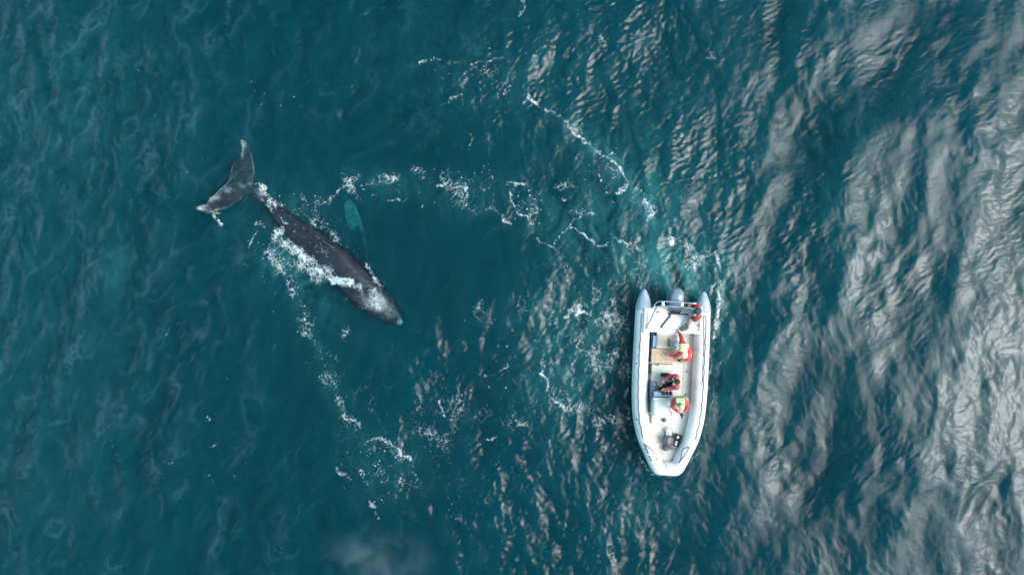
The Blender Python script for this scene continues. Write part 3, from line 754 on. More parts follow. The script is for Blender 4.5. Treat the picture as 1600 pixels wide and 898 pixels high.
    tr = n.new('ShaderNodeBsdfTransparent'); mx_ = n.new('ShaderNodeMixShader'); at_ = n.new('ShaderNodeAttribute'); at_.attribute_name = 'foam_amount'
    mr = n.new('ShaderNodeMapRange'); mr.inputs['To Min'].default_value = .0; mr.inputs['To Max'].default_value = .90
    l.new(at_.outputs['Fac'], mr.inputs['Value']); l.new(mr.outputs[0], mx_.inputs[0])
    l.new(tr.outputs[0], mx_.inputs[1]); l.new(df.outputs[0], mx_.inputs[2]); l.new(mx_.outputs[0], o_.inputs['Surface'])
    o = link_mesh('sea_foam', me, m, None, True)
    o['kind'] = 'stuff'; o['label'] = 'white foam streaks and flecks on the teal sea around whale and boat'; o['category'] = 'foam'
    print('foam cells', len(q))
build_foam()

# ------------------------------------------------------------------ the inflatable boat
M = {}
M['pvc'] = mat('white_pvc_tube', (.84, .78, .77), .42, .4, noise=(2.2, (.66, .65, .66), .4, .75), bump=(3.0, .12))
M['pvc_grey'] = mat('grey_blue_pvc', (.36, .42, .52), .4, .4, noise=(5, (.48, .54, .62), .35, .75))
M['deck'] = mat('cream_deck', (.68, .62, .56), .6, .3, noise=(6, (.52, .48, .45), .45, .8), bump=(60, .3))
M['gel'] = mat('white_gelcoat', (.80, .75, .70), .3, .5, noise=(3, (.64, .62, .60), .4, .8), coat=.3)
M['ply'] = mat('worn_plywood', (.58, .42, .29), .6, .3, noise=(9, (.40, .27, .17), .4, .8), bump=(30, .3))
M['tan'] = mat('tan_vinyl', (.60, .50, .42), .55, .3, noise=(8, (.48, .38, .30), .4, .75), bump=(20, .2))
M['brown'] = mat('brown_worn_patch', (.27, .14, .07), .6, .3, noise=(12, (.36, .22, .13), .3, .7))
M['rope'] = mat('dark_rope', (.05, .05, .08), .8, .2)
M['steel'] = mat('stainless_steel', (.70, .72, .74), .25, .5, 1.0)
M['dark'] = mat('black_rubber', (.015, .016, .02), .5, .4, noise=(30, (.04, .04, .05), .4, .7))
M['navy'] = mat('dark_locker_shade', (.03, .045, .09), .6, .3, noise=(12, (.06, .08, .13), .4, .7))  # shade beside the lockers, put into a dark colour
M['blue_bin'] = mat('pale_blue_plastic', (.30, .44, .60), .4, .4, noise=(10, (.38, .52, .66), .4, .7))
M['cowl'] = mat('silver_grey_cowling', (.24, .28, .37), .28, .5, 0.25, noise=(4, (.32, .36, .44), .35, .7), coat=.4)
M['perspex'] = mat('tinted_windscreen', (.12, .18, .25), .12, .6, coat=.5)
M['dial'] = mat('grey_dials', (.25, .27, .30), .3, .5, noise=(20, (.40, .42, .44), .4, .7))
M['print'] = mat('blue_grey_print', (.05, .06, .13), .6, .3)
M['hatch'] = mat('olive_grey_plastic', (.12, .13, .11), .5, .4, noise=(18, (.2, .2, .17), .4, .7))

S0 = P(1052.5, 478, .45); B0 = P(1041, 739, .45)
ax_d = (B0 - S0); BL = ax_d.length; ax_d.normalize()
ax_n = Vector((-ax_d.y, ax_d.x, 0))            # to the photo's right
def Lc(s, w, z):
    p = S0 + ax_d * s + ax_n * w; p.z = z; return p
BROT = math.atan2(ax_d.y, ax_d.x) + math.pi / 2

boat = thing('inflatable_boat', (S0.x + ax_d.x * 3.2, S0.y + ax_d.y * 3.2, 0.0),
             'white rigid inflatable boat with four people aboard, the only vessel on the teal sea', 'inflatable boat')

TUBE = [(0.12, 1.15, .36, .29), (1.2, 1.16, .36, .30), (2.4, 1.165, .36, .30), (3.4, 1.15, .37, .30), (4.2, 1.09, .40, .30), (4.75, .985, .44, .295), (5.15, .86, .47, .29),
        (5.72, .60, .53, .28), (6.07, .43, .56, .27), (6.20, .33, .575, .27), (6.215, .16, .58, .27)]
half = [Vector((a, b, c)) for a, b, c, d in TUBE]
hs = spline(half, 6); rs = [v.x for v in spline([Vector((t[3], 0, 0)) for t in TUBE], 6)]
path = [Lc(v.x, -v.y, v.z) for v in hs] + [Lc(6.215, 0, .58)] + [Lc(v.x, v.y, v.z) for v in hs[::-1]]
rr = rs + [.27] + rs[::-1]
bm = bmesh.new(); sweep(bm, path, rr, 28)
collar = obj('inflatable_collar', bm, M['pvc'], boat)
def tube_point(s, side, th):
    """a point on the tube: side -1 left, 1 right; th degrees from the top towards the outside"""
    # nearest sample
    k = min(range(len(hs)), key=lambda i: abs(hs[i].x - s)); k2 = min(k + 1, len(hs) - 1) if hs[k].x < s else max(k - 1, 0)
    a, b = hs[k], hs[k2]; t = 0 if a.x == b.x else (s - a.x) / (b.x - a.x); t = max(0, min(1, t))
    c = a.lerp(b, t); r = rs[k] * (1 - t) + rs[k2] * t
    tg = (hs[min(k + 1, len(hs) - 1)] - hs[max(k - 1, 0)]); nrm = Vector((-tg.y, tg.x)).normalized()
    if nrm.y < 0: nrm = -nrm
    q = Vector((c.x + nrm.x * r * math.sin(rad(th)), c.y + nrm.y * r * math.sin(rad(th)), c.z + r * math.cos(rad(th))))
    return Lc(q.x, q.y * side, q.z)
for sgn in (-1, 1):
    bm = bmesh.new()
    cone = [(.20, .304, .36), (.12, .302, .36), (-.02, .285, .37), (-.22, .235, .385), (-.40, .165, .40), (-.52, .105, .41), (-.59, .055, .415), (-.61, .01, .415)]
    sweep(bm, [Lc(s, sgn * 1.15, z) for s, r, z in cone], [r for s, r, z in cone], 28)
    obj('tube_end_cone', bm, M['pvc_grey'], boat)
    # glued seams and rubbing patches
    for s in (1.55, 3.15, 4.55, 5.45):
        bm = bmesh.new()
        i = min(range(len(hs)), key=lambda i: abs(hs[i].x - s)); p = hs[i]; q = hs[i + 1]
        sweep(bm, [Lc(p.x, sgn * p.y, p.z), Lc(p.x + (q.x - p.x) * .35, sgn * (p.y + (q.y - p.y) * .35), p.z)], [rs[i] + .004] * 2, 28)
        obj('tube_seam', bm, M['gel'], boat)
    # lifeline, scalloped between its fittings
    th = 16 if sgn < 0 else 10
    pts = []; fit = []
    s = .35; k = 0
    while s < 5.12:
        pts.append(tube_point(s, sgn, th) + Vector((0, 0, .012))); fit.append(s)
        for f_ in (.12, .24, .36):
            if s + f_ < 5.12: pts.append(tube_point(s + f_, sgn, th + (5 if f_ == .24 else 3.5)) + Vector((0, 0, .02)))
        s += .48
    bm = bmesh.new(); sweep(bm, spline(pts, 4), .0125, 6)
    obj('lifeline', bm, M['rope'], boat)
    if sgn > 0:
        bm = bmesh.new(); sweep(bm, spline([tube_point(s_, 1, -4 if s_ < 1.2 else 2) + Vector((0, 0, .01)) for s_ in (.3, .8, 1.2, 2.2, 3.0)], 6), .009, 6); obj('lifeline', bm, M['rope'], boat)
    for s in fit:
        bm = bmesh.new(); ellipsoid(bm, tube_point(s, sgn, th), (.035, .05, .022), Matrix.Rotation(BROT, 3, 'Z'), 2)
        obj('rope_fitting', bm, M['pvc_grey'], boat)
    for s in (2.25, 4.35):
        if sgn < 0:
            bm = bmesh.new(); c = tube_point(s, sgn, 48)
            ellipsoid(bm, c, (.05, .10, .05), Matrix.Rotation(BROT, 3, 'Z'), 2)
            v = obj('valve', bm, M['pvc_grey'], boat)
            bm = bmesh.new(); ellipsoid(bm, tube_point(s, sgn, 40) + Vector((0, 0, .03)), (.02, .04, .02), Matrix.Rotation(BROT, 3, 'Z'), 2)
            obj('valve_cap', bm, M['dark'], v)
# bow handlines
for pts in (((1005.5, 693), (1013, 697.5), (1020, 704), (1023.5, 711), (1024.5, 717), (1026, 717.5)), ((1077, 698), (1068, 701), (1065, 708), (1064, 716), (1060, 723))):
    bm = bmesh.new(); sweep(bm, spline([P(a, b, .80) for a, b in pts], 5), .013, 6); obj('bow_handline', bm, M['rope'], boat)
bm = bmesh.new(); sweep(bm, spline([P(a, b, z) for a, b, z in ((1077, 698, .79), (1073, 706, .80), (1067, 715, .82), (1060, 723, .83))], 4), .011, 6); obj('bow_handline', bm, M['rope'], boat)
bm = bmesh.new(); ellipsoid(bm, P(1026, 717.5, .82), (.035, .035, .025)); obj('cleat', bm, M['hatch'], boat)
bm = bmesh.new(); sweep(bm, spline([P(1043.5, 707, .60), P(1043, 716, .72), P(1042.5, 726, .845), P(1042, 735, .84)], 5), .014, 6); obj('bow_seam', bm, M['pvc_grey'], boat)
# faded lettering along the port bow
xs = [0.0, .10, .15, .195, .245, .29, .335, .385, .43, .475, .62, .66, .72, .78, .83]
for i, u in enumerate(xs):
    s = 5.22 + u * .74
    lt = bmesh.new()
    for q in range(2):
        c = tube_point(s + q * .014, -1, 22 + (3 if i % 3 == 0 else 0)); c2 = tube_point(s + q * .014 + .001, -1, 34 if (i + q) % 3 else 28)
        c.z += .008; c2.z += .008
        sweep(lt, [c, c2], .0085, 4)
    obj('letter', lt, M['print'], boat)

# hull and deck
bm = bmesh.new()
prof = [(0.10, 1.00), (2.5, 1.02), (3.8, .98), (4.5, .84), (5.2, .58), (5.8, .28), (6.1, .05)]
rows = []
for s, w in prof:
    up = max(0, (s - 4.2) / 2) * .28
    rows.append([bm.verts.new(Lc(s, x * w, z)) for x, z in ((-1, .21 + up), (-.98, -.02 + up), (0, -.42 + up * 1.7), (.98, -.02 + up), (1, .21 + up))])
for a, b in zip(rows[:-1], rows[1:]):
    for k in range(4): bm.faces.new((a[k], a[k + 1], b[k + 1], b[k]))
bm.faces.new(rows[0][::-1]); bm.faces.new(rows[-1])
bmesh.ops.recalc_face_normals(bm, faces=bm.faces)
obj('hull', bm, M['gel'], boat, False)
bm = bmesh.new(); rows = []
for s, w in prof[:-1] + [(6.0, .12)]:
    up = max(0, (s - 4.2) / 2) * .28
    rows.append([bm.verts.new(Lc(s, x * w, .225 + up)) for x in (-1, -.5, 0, .5, 1)])
for a, b in zip(rows[:-1], rows[1:]):
    for k in range(4): bm.faces.new((a[k], a[k + 1], b[k + 1], b[k]))
obj('deck', bm, M['deck'], boat, False)
bm = bmesh.new()
for s in (2.9, 4.0, 4.9): sweep(bm, [Lc(s, -.80 + max(0, s - 4) * .35, .232), Lc(s, .80 - max(0, s - 4) * .35, .232)], .008, 4)
for w in (.55,): sweep(bm, [Lc(2.0, w, .232), Lc(4.6, w, .232)], .008, 4)
obj('deck_seam', bm, M['pvc_grey'], boat)
for px, py in ((1073, 580), (1071, 617)):
    bm = bmesh.new(); ellipsoid(bm, P(px, py, .24), (.035, .035, .02)); obj('deck_fitting', bm, M['hatch'], boat)

# stern platform: a tray with raised rims over the tubes
def slab(name, px0, py0, px1, py1, z0, z1, m, parent=boat, bevel=.015):
    a, b = P(px0, py0, z1), P(px1, py1, z1)
    c = (a + b) / 2; c.z = (z0 + z1) / 2
    bm = bmesh.new(); box(bm, c, (abs(b.x - a.x), abs(b.y - a.y), z1 - z0), BROT, bevel)
    return obj(name, bm, m, parent, False)
tray = slab('stern_platform', 1008, 482.5, 1094, 516, .30, .66, M['gel'])
slab('platform_rim', 1006, 481.5, 1008.6, 520, .40, .72, M['gel'])
slab('platform_rim', 1007, 515, 1095.5, 520, .30, .73, M['gel'])
slab('platform_rim', 1093.5, 478, 1096.5, 518, .40, .72, M['gel'])
slab('platform_rim', 1024, 482, 1046, 485.5, .40, .70, M['gel'])
slab('platform_groove', 1010, 488, 1012.5, 513, .655, .665, M['pvc_grey'], boat, 0)
slab('transom', 1020, 480, 1084, 484, -.25, .60, M['gel'])
slab('motor_well', 1044, 489.5, 1078, 491.5, .655, .675, M['dark'], boat, 0)
bm = bmesh.new(); ellipsoid(bm, P(1028, 487.5, .70), (.045, .03, .02)); obj('drain_fitting', bm, M['hatch'], boat)
bm = bmesh.new(); sweep(bm, spline([P(1044, 483, .80), P(1048, 488, .75), P(1046.5, 494, .70), P(1041, 501, .69), P(1036, 507, .69), P(1033.5, 512, .70)], 6), .026, 8)
obj('fuel_hose', bm, M['dark'], boat)
# lockers and seats
slab('locker_shade', 1017.5, 518, 1023, 545, .22, .50, M['navy'])  # dark strip standing in for the shade left of the rear seat
slab('storage_bin', 1020.5, 524, 1026.5, 542, .22, .56, M['blue_bin'])
seat = slab('rear_seat', 1026.5, 519.5, 1061, 544, .22, .64, M['gel'])
slab('seat_cushion', 1028, 522.5, 1059, 542.5, .63, .68, M['tan'], seat, .02)
bm = bmesh.new(); ellipsoid(bm, P(1045, 534.5, .685), (.06, .17, .012)); obj('worn_patch', bm, M['brown'], seat)
slab('locker_shade', 1015.5, 545, 1018.3, 566, .22, .50, M['navy'])  # dark strip for the shade left of the plywood locker
lid = slab('plywood_lid', 1018, 544.5, 1051.5, 567.5, .50, .545, M['ply'], boat, .006)
slab('locker', 1019.5, 546, 1050, 566, .22, .498, M['gel'])
slab('front_locker', 1018, 569, 1052, 597, .22, .42, M['deck'])
bm = bmesh.new(); ellipsoid(bm, P(1028, 570, .50), (.04, .03, .03)); obj('latch', bm, M['hatch'], boat)
slab('locker_shade', 1015.8, 569, 1017.6, 584, .22, .40, M['navy'], boat, .004)  # painted shade along the front locker's left edge
# console
slab('console_side_shade', 1016, 597, 1023, 626, .22, .66, M['perspex'])  # windscreen side; its dark tint also carries the console's shade
slab('console_side_shade', 1017.3, 624, 1020, 646, .22, .62, M['pvc_grey'])  # grey strip for the shade the console throws to its left
con = bmesh.new()
a, b = P(1020.5, 621, .95), P(1050, 651, .95); c = (a + b) / 2; c.z = .58
box(con, c, (abs(b.x - a.x), abs(b.y - a.y), .74), BROT, .09)
console = obj('console', con, M['gel'], boat, True)
slab('console_dash', 1022, 612, 1052, 619.5, .30, .86, M['pvc_grey'], console)
slab('console_top_rail', 1021, 621.5, 1051, 625, .90, .99, M['gel'], console, .02)
slab('console_step', 1018.5, 644, 1045, 663, .22, .42, M['deck'], console, .03)
for px in (1036.5, 1042, 1048):
    bm = bmesh.new(); p = P(px, 613.5, .88); capsule(bm, p, p + Vector((0, -.03, .02)), .055, .05); obj('dial', bm, M['dark'], console)
slab('dash_panel', 1034, 609.5, 1051, 617, .84, .875, M['dial'], console, .004)
bm = bmesh.new()
cw = P(1036, 606.5, .92)
sweep(bm, [cw + Vector((.19 * math.cos(t), .15 * math.sin(t), .10 * math.sin(t) * -1)) for t in [2 * math.pi * k / 32 for k in range(33)]], .016, 8, False)
for t in (0.5, 2.6, 4.7): sweep(bm, [cw - Vector((0, 0, .02)), cw + Vector((.19 * math.cos(t), .15 * math.sin(t), -.10 * math.sin(t)))], .012, 6)
obj('steering_wheel', bm, M['dark'], console)
bm = bmesh.new(); p = P(1038, 656, .46); capsule(bm, p, p + Vector((0, 0, .03)), .085, .07); obj('filler_cap', bm, M['hatch'], boat)
bm = bmesh.new(); sweep(bm, spline([P(a, b, z) for a, b, z in ((1048, 616, .86), (1049, 632, .99), (1048.5, 643, .99), (1048, 648, .80))], 5), .016, 8); obj('grab_rail', bm, M['steel'], console)
bm = bmesh.new(); ellipsoid(bm, P(1048, 647.5, .80), (.045, .045, .04)); obj('rail_foot', bm, M['dark'], console)
bm = bmesh.new(); sweep(bm, spline([P(a, b, .25) for a, b in ((1017, 640), (1018, 649), (1023, 657), (1033, 662), (1042, 663), (1052, 660))], 6), .012, 6); obj('console_seam', bm, M['pvc_grey'], boat)

# stern roll bar of bent steel tube
bars = (((1022.5, 480, .68), (1023, 476, 1.0), (1027, 472, 1.18), (1034, 470.5, 1.22), (1060, 472, 1.22), (1084, 474, 1.22), (1092, 476, 1.1), (1094, 482, .72)),
        ((1009.5, 512, .68), (1016, 500, .90), (1023, 485.5, 1.12), (1026, 480.5, 1.2), (1032, 478, 1.22), (1060, 479.5, 1.22), (1082, 481.5, 1.22), (1088, 487, 1.1), (1094, 512, .68)))
rb = None
for pts in bars:
    bm = bmesh.new(); sweep(bm, spline([P(*q) for q in pts], 6), .024, 10)
    o = obj('roll_bar', bm, M['steel'], boat); rb = rb or o
for px in (1036, 1066):
    bm = bmesh.new(); a = P(px, 471, 1.22); b = P(px - .3, 478.5, 1.22)
    box(bm, (a + b) / 2, (.10, abs(a.y - b.y), .02), BROT, .004); obj('bar_plate', bm, M['steel'], rb, False)
# outboard motor
bm = bmesh.new()
mc = P(1057.5, 469, .75)
secs = [(-.50, .05, .62), (-.45, .17, .70), (-.33, .235, .82), (-.15, .27, .92), (.05, .28, .97), (.22, .265, .97), (.36, .235, .90), (.45, .16, .80), (.48, .05, .72)]
rows = []
for y, w, zt in secs:
    ring = []
    for k in range(20):
        t = 2 * math.pi * k / 20; u, v = math.cos(t), math.sin(t)
        u = math.copysign(abs(u) ** .75, u); v = math.copysign(abs(v) ** .8, v)
        zb = .42
        p = S0 + ax_n * (u * w) + ax_d * (-y); ring.append(bm.verts.new(Vector((mc.x + ax_n.x * u * w - ax_d.x * y, mc.y + ax_n.y * u * w - ax_d.y * y, (zt + zb) / 2 + v * (zt - zb) / 2))))
    rows.append(ring)
for a, b in zip(rows[:-1], rows[1:]):
    for k in range(20): bm.faces.new((a[k], a[(k + 1) % 20], b[(k + 1) % 20], b[k]))
bm.faces.new(rows[0][::-1]); bm.faces.new(rows[-1]); bmesh.ops.recalc_face_normals(bm, faces=bm.faces)
# cowling sections run from the transom (-) to the tail (+)
motor = thing('outboard_motor', (mc.x, mc.y, .45), '', '')
del motor['label'], motor['category']
motor.parent = boat; motor.location = Vector((mc.x, mc.y, .45)) - boat.location
obj('cowling', bm, M['cowl'], motor)
bm = bmesh.new(); box(bm, (mc.x, mc.y + .05, .05), (.20, .30, .80), BROT, .04); obj('midsection', bm, M['cowl'], motor)
bm = bmesh.new(); sweep(bm, [(mc.x, mc.y + y, -.50) for y in (-.22, -.1, .1, .3, .38)], [.03, .08, .09, .07, .04], 12); box(bm, (mc.x, mc.y + .05, -.38), (.05, .28, .5), BROT, .01); obj('gearcase', bm, M['cowl'], motor)
bm = bmesh.new()
for k in range(3):
    t = 2 * math.pi * k / 3
    ellipsoid(bm, (mc.x + .12 * math.cos(t), mc.y + .40, -.50 + .12 * math.sin(t)), (.10, .02, .05), Matrix.Rotation(-t, 3, 'Y') @ Matrix.Rotation(.5, 3, 'X'), 2)
obj('propeller', bm, M['dark'], motor)
bm = bmesh.new(); box(bm, (mc.x - .02, mc.y - .43, .55), (.34, .14, .34), BROT, .02); obj('mounting_bracket', bm, M['dark'], motor)
slab('cowling_trim', 1050, 485.5, 1066, 487, .80, .835, M['dark'], motor, .004)
bm = bmesh.new()
for px in (1042.5, 1045.5): sweep(bm, [P(px, 479, .45), P(px - .3, 458, .28)], .022, 8)
for py in (474, 467, 460): sweep(bm, [P(1042.5, py, .40), P(1045.5, py, .40)], .016, 6)
obj('boarding_ladder', bm, M['cowl'], boat)

# ------------------------------------------------------------------ things lying in the bow
M['bag'] = mat('faded_grey_nylon', (.11, .10, .13), .8, .2, noise=(14, (.19, .17, .20), .35, .7), bump=(40, .4))
M['bag2'] = mat('plum_grey_nylon', (.13, .09, .12), .8, .2, noise=(14, (.21, .16, .18), .35, .7), bump=(40, .4))
M['cloth'] = mat('white_cloth', (.74, .74, .76), .9, .1, bump=(12, .5))
bag = thing('backpack', P(1044, 690, .30), 'grey backpack lying in the bow of the white boat', 'backpack')
bm = bmesh.new(); box(bm, P(1043.5, 688, .50), (.40, .36, .26), rad(-8), .08); ellipsoid(bm, P(1043, 686, .58), (.19, .15, .12)); bmesh.ops.subdivide_edges(bm, edges=bm.edges, cuts=1)
remeshed('main_compartment', bm, .018, M['bag'], bag, 3)
bm = bmesh.new(); box(bm, P(1044, 698.5, .48), (.42, .22, .22), rad(10), .08); ellipsoid(bm, P(1047, 697, .56), (.15, .09, .08)); ellipsoid(bm, P(1040, 700, .53), (.10, .10, .09))
remeshed('front_pocket', bm, .018, M['bag2'], bag, 3)
bm = bmesh.new(); box(bm, P(1045.5, 688, .70), (.13, .24, .03), rad(-8), .012); obj('top_flap', bm, M['tan'], bag)
bag.children[-1].data.materials[0] = mat('dusty_nylon', (.24, .21, .22), .8, .2, noise=(20, (.30, .27, .27), .4, .7))
for pts in (((1039, 684, .60), (1039, 677, .50), (1042, 671, .34)), ((1051, 684, .60), (1052, 678, .50), (1049, 671, .36)), ((1037, 682, .5), (1035.5, 688, .52), (1038, 694, .5))):
    bm = bmesh.new(); sweep(bm, spline([P(*q) for q in pts], 5), .022, 8, True, .4); obj('shoulder_strap', bm, M['dark'], bag)
bm = bmesh.new(); sweep(bm, spline([P(1037, 694, .60), P(1045, 692.5, .66), P(1052, 693, .60)], 5), .012, 6); obj('zip', bm, M['dark'], bag)
tw = bmesh.new()
bmesh.ops.create_grid(tw, x_segments=22, y_segments=18, size=.5, matrix=Matrix.Translation(P(1046.5, 674, .47)) @ Matrix.Rotation(rad(12), 4, 'Z') @ Matrix.Diagonal((.30, .26, 1, 1)))
rt = random.Random(2)
for v in tw.verts: v.co.z += .025 * math.sin(v.co.x * 31 + v.co.y * 13) + .02 * math.sin(v.co.y * 42) + .008 * rt.random()
r = bmesh.ops.extrude_face_region(tw, geom=tw.faces[:]);
for v in [g for g in r['geom'] if isinstance(g, bmesh.types.BMVert)]: v.co.z -= .012
towel = obj('crumpled_cloth', tw, M['cloth'], None, True, P(1046.5, 674, .42)); towel['label'] = 'white crumpled cloth on the deck just behind the grey backpack'; towel['category'] = 'cloth'
case = thing('equipment_case', P(1057, 687, .36), 'open black case holding white gear beside the grey backpack', 'case')
bm = bmesh.new(); cr = Matrix.Rotation(rad(-18), 3, 'Z'); cc = P(1057.5, 687, .42)
for off, sz in (((0, 0, -.07), (.24, .46, .03)), ((-.11, 0, 0), (.025, .46, .16)), ((.11, 0, 0), (.025, .46, .16)), ((0, .22, 0), (.245, .025, .16)), ((0, -.22, 0), (.245, .025, .16)), ((0, .02, 0), (.24, .02, .14))):
    box(bm, cc + cr @ Vector(off), sz, rad(-18), .005)
obj('case_shell', bm, M['dark'], case, False)
for off, r_ in (((-.005, .12, .02), (.06, .07, .05)), ((0, -.07, .02), (.06, .04, .05)), ((0, -.16, .03), (.07, .05, .05))):
    bm = bmesh.new(); ellipsoid(bm, cc + cr @ Vector(off), r_, cr, 3); obj('white_gear', bm, M['gel'], case)
coil = bmesh.new()
sweep(coil, spline([P(1055, 699, .42) + Vector((.11 * math.cos(t) * (1 + .1 * math.sin(3 * t)), .06 * math.sin(t) - .02 * t / 6, .01 * t)) for t in [k * .6 for k in range(22)]], 3), .011, 6)
co = obj('coiled_rope', coil, M['pvc_grey'], None, True, P(1055, 699, .40)); co['label'] = 'small coil of grey rope behind the backpack, towards the bow tip'; co['category'] = 'rope'

# ------------------------------------------------------------------ people
M['skin'] = mat('skin', (.46, .26, .18), .5, .4, noise=(9, (.40, .21, .14), .4, .7))
M['red'] = mat('red_jacket', (.55, .04, .05), .6, .3, noise=(9, (.62, .17, .14), .45, .8), bump=(14, .5), sheen=.2)
M['rose'] = mat('faded_red_jacket', (.48, .05, .09), .6, .3, noise=(9, (.62, .22, .22), .45, .8), bump=(14, .5), sheen=.2)
M['orange'] = mat('peach_orange_trousers', (.66, .26, .15), .6, .3, noise=(7, (.74, .44, .34), .4, .75), bump=(14, .5))
M['dkcloth'] = mat('dark_trousers', (.03, .03, .035), .8, .2, bump=(14, .5))
M['vest_cream'] = mat('cream_lifevest', (.70, .66, .38), .6, .3, noise=(10, (.60, .56, .36), .4, .75), bump=(16, .4))
M['vest_green'] = mat('light_green_lifevest', (.46, .74, .36), .6, .3, noise=(10, (.62, .78, .40), .4, .75), bump=(16, .4))
M['cap_blue'] = mat('navy_cap', (.045, .07, .13), .8, .2, noise=(22, (.07, .10, .17), .4, .7))
M['cap_grey'] = mat('grey_blue_cap', (.27, .32, .36), .8, .2, noise=(22, (.33, .38, .42), .4, .7))
M['cap_cream'] = mat('cream_cap', (.70, .66, .50), .8, .2, noise=(22, (.60, .56, .42), .4, .7))
M['hair'] = mat('dark_brown_hair', (.05, .035, .02), .7, .3, noise=(40, (.10, .08, .035), .4, .7), bump=(60, .8))
M['boots'] = mat('dark_boots', (.035, .04, .035), .6, .3)
M['shoes'] = mat('grey_green_shoes', (.12, .15, .14), .7, .3)

def person(label, origin, J, face, jacket=None, trousers=None, boots=None, vest=None, vest_full=True, cap=None, hair=None, long_trousers=True, group='people in the boat', headr=.122):
    """J: joints in world space. One continuous body; clothes are its children."""
    H_ = Vector(J['head']); N = Vector(J['neck']); Pv = Vector(J['pelvis'])
    SL, SR = Vector(J['sh'][0]), Vector(J['sh'][1]); EL, ER = Vector(J['el'][0]), Vector(J['el'][1]); WL, WR = Vector(J['wr'][0]), Vector(J['wr'][1])
    HL, HR = Vector(J['hip'][0]), Vector(J['hip'][1]); KL, KR = Vector(J['kn'][0]), Vector(J['kn'][1]); AL, AR = Vector(J['an'][0]), Vector(J['an'][1])
    F = Vector(face).normalized()                     # where the face looks
    upv = (H_ - N).normalized(); side = F.cross(upv).normalized(); F = upv.cross(side).normalized()
    R = Matrix((side, F, upv)).transposed()            # head axes
    bm = bmesh.new()
    # head: skull, jaw, nose, ears, eye sockets left by the brow
    ellipsoid(bm, H_ + upv * .02, (.075, .095, .10), R); ellipsoid(bm, H_ + F * .03 - upv * .055, (.055, .06, .065), R)
    capsule(bm, H_ + F * .090 + upv * .012, H_ + F * .112 - upv * .022, .010, .016, 10)
    capsule(bm, H_ + F * .080 + upv * .030 - side * .035, H_ + F * .080 + upv * .030 + side * .035, .014, .014, 10)
    capsule(bm, H_ + F * .082 - upv * .052 - side * .018, H_ + F * .082 - upv * .052 + side * .018, .011, .011, 10)
    for s in (-1, 1): ellipsoid(bm, H_ + side * .077 * s - upv * .005, (.014, .022, .033), R, 2)
    capsule(bm, H_ - upv * .05, N, .055, .06)
    # torso
    ch = (SL + SR) / 2
    for a, b in ((SL, HL), (SR, HR)): capsule(bm, a.lerp(ch, .35), b, .10, .105)
    capsule(bm, N, Pv, .07, .12); capsule(bm, SL.lerp(ch, .15), SR.lerp(ch, .15), .075, .075); capsule(bm, HL, HR, .11, .11)
    for a, b, c in ((SL, EL, WL), (SR, ER, WR)):
        capsule(bm, a, b, .058, .044); capsule(bm, b, c, .043, .028)
    for a, b, c in ((HL, KL, AL), (HR, KR, AR)):
        capsule(bm, a, b, .092, .060); capsule(bm, b, b.lerp(c, .35), .058, .058); capsule(bm, b.lerp(c, .35), c, .058, .036)
    feet = J['toe']
    for c, t in ((AL, feet[0]), (AR, feet[1])): capsule(bm, c + Vector((0, 0, -.03)), Vector(t), .042, .030)
    # hands: palm, four unequal bent fingers, thumb from the side of the palm
    for (el, wr, hd, sg) in ((EL, WL, J['hand'][0], 1), (ER, WR, J['hand'][1], -1)):
        d = (Vector(hd) - wr).normalized()
        s_ = d.cross(Vector((0, 0, 1)));
        if s_.length < .2: s_ = d.cross(Vector((0, 1, 0)))
        s_.normalize(); pn = s_.cross(d).normalized()      # back of the hand
        for k in (-1, 0, 1): capsule(bm, wr + s_ * .012 * k, wr + d * .085 + s_ * .024 * k, .017, .015, 10)
        for k, (o_, ln) in enumerate(((-.033, .060), (-.011, .074), (.011, .080), (.033, .070))):
            b0 = wr + d * .088 + s_ * o_; b1 = b0 + (d * .85 - pn * .35).normalized() * ln * .5 + s_ * o_ * .12; b2 = b1 + (d * .35 - pn * .9).normalized() * ln * .5
            capsule(bm, b0 - d * .02, b1, .0095, .009, 8); capsule(bm, b1, b2, .009, .0075, 8)
        t0 = wr + d * .03 + s_ * .03 * sg; t1 = t0 + (d * .6 + s_ * sg * .8).normalized() * .040; t2 = t1 + (d * .8 - pn * .5 + s_ * sg * .1).normalized() * .030
        capsule(bm, t0, t1, .013, .011, 8); capsule(bm, t1, t2, .011, .009, 8)
    o = remeshed('person', bm, .0075, M['skin'], None, 2, origin)
    o['label'] = label; o['category'] = 'person'; o['group'] = group
    if jacket:
        bm = bmesh.new()
        for a, b in ((SL, HL), (SR, HR)): capsule(bm, a.lerp(ch, .3), b.lerp(a, .05), .142, .148)
        capsule(bm, N - upv * .03, Pv, .10, .14); capsule(bm, SL.lerp(ch, .1), SR.lerp(ch, .1), .10, .10)
        for a, b, c in ((SL, EL, WL), (SR, ER, WR)):
            capsule(bm, a, b, .098, .080); capsule(bm, b, b.lerp(c, .88), .080, .056)
            for t in (.3, .55, .8): q = a.lerp(b, t); ellipsoid(bm, q, (.094, .094, .05), Matrix.Rotation(t * 3, 3, 'X'), 2)
        capsule(bm, N, N - upv * .03, .088, .095)
        remeshed('jacket', bm, .013, M[jacket], o, 3)
    if trousers:
        bm = bmesh.new(); capsule(bm, HL, HR, .130, .130)
        for a, b, c in ((HL, KL, AL), (HR, KR, AR)):
            capsule(bm, a, b, .125, .095)
            if long_trousers: capsule(bm, b, b.lerp(c, .9), .094, .070)
        remeshed('trousers', bm, .013, M[trousers], o, 3)
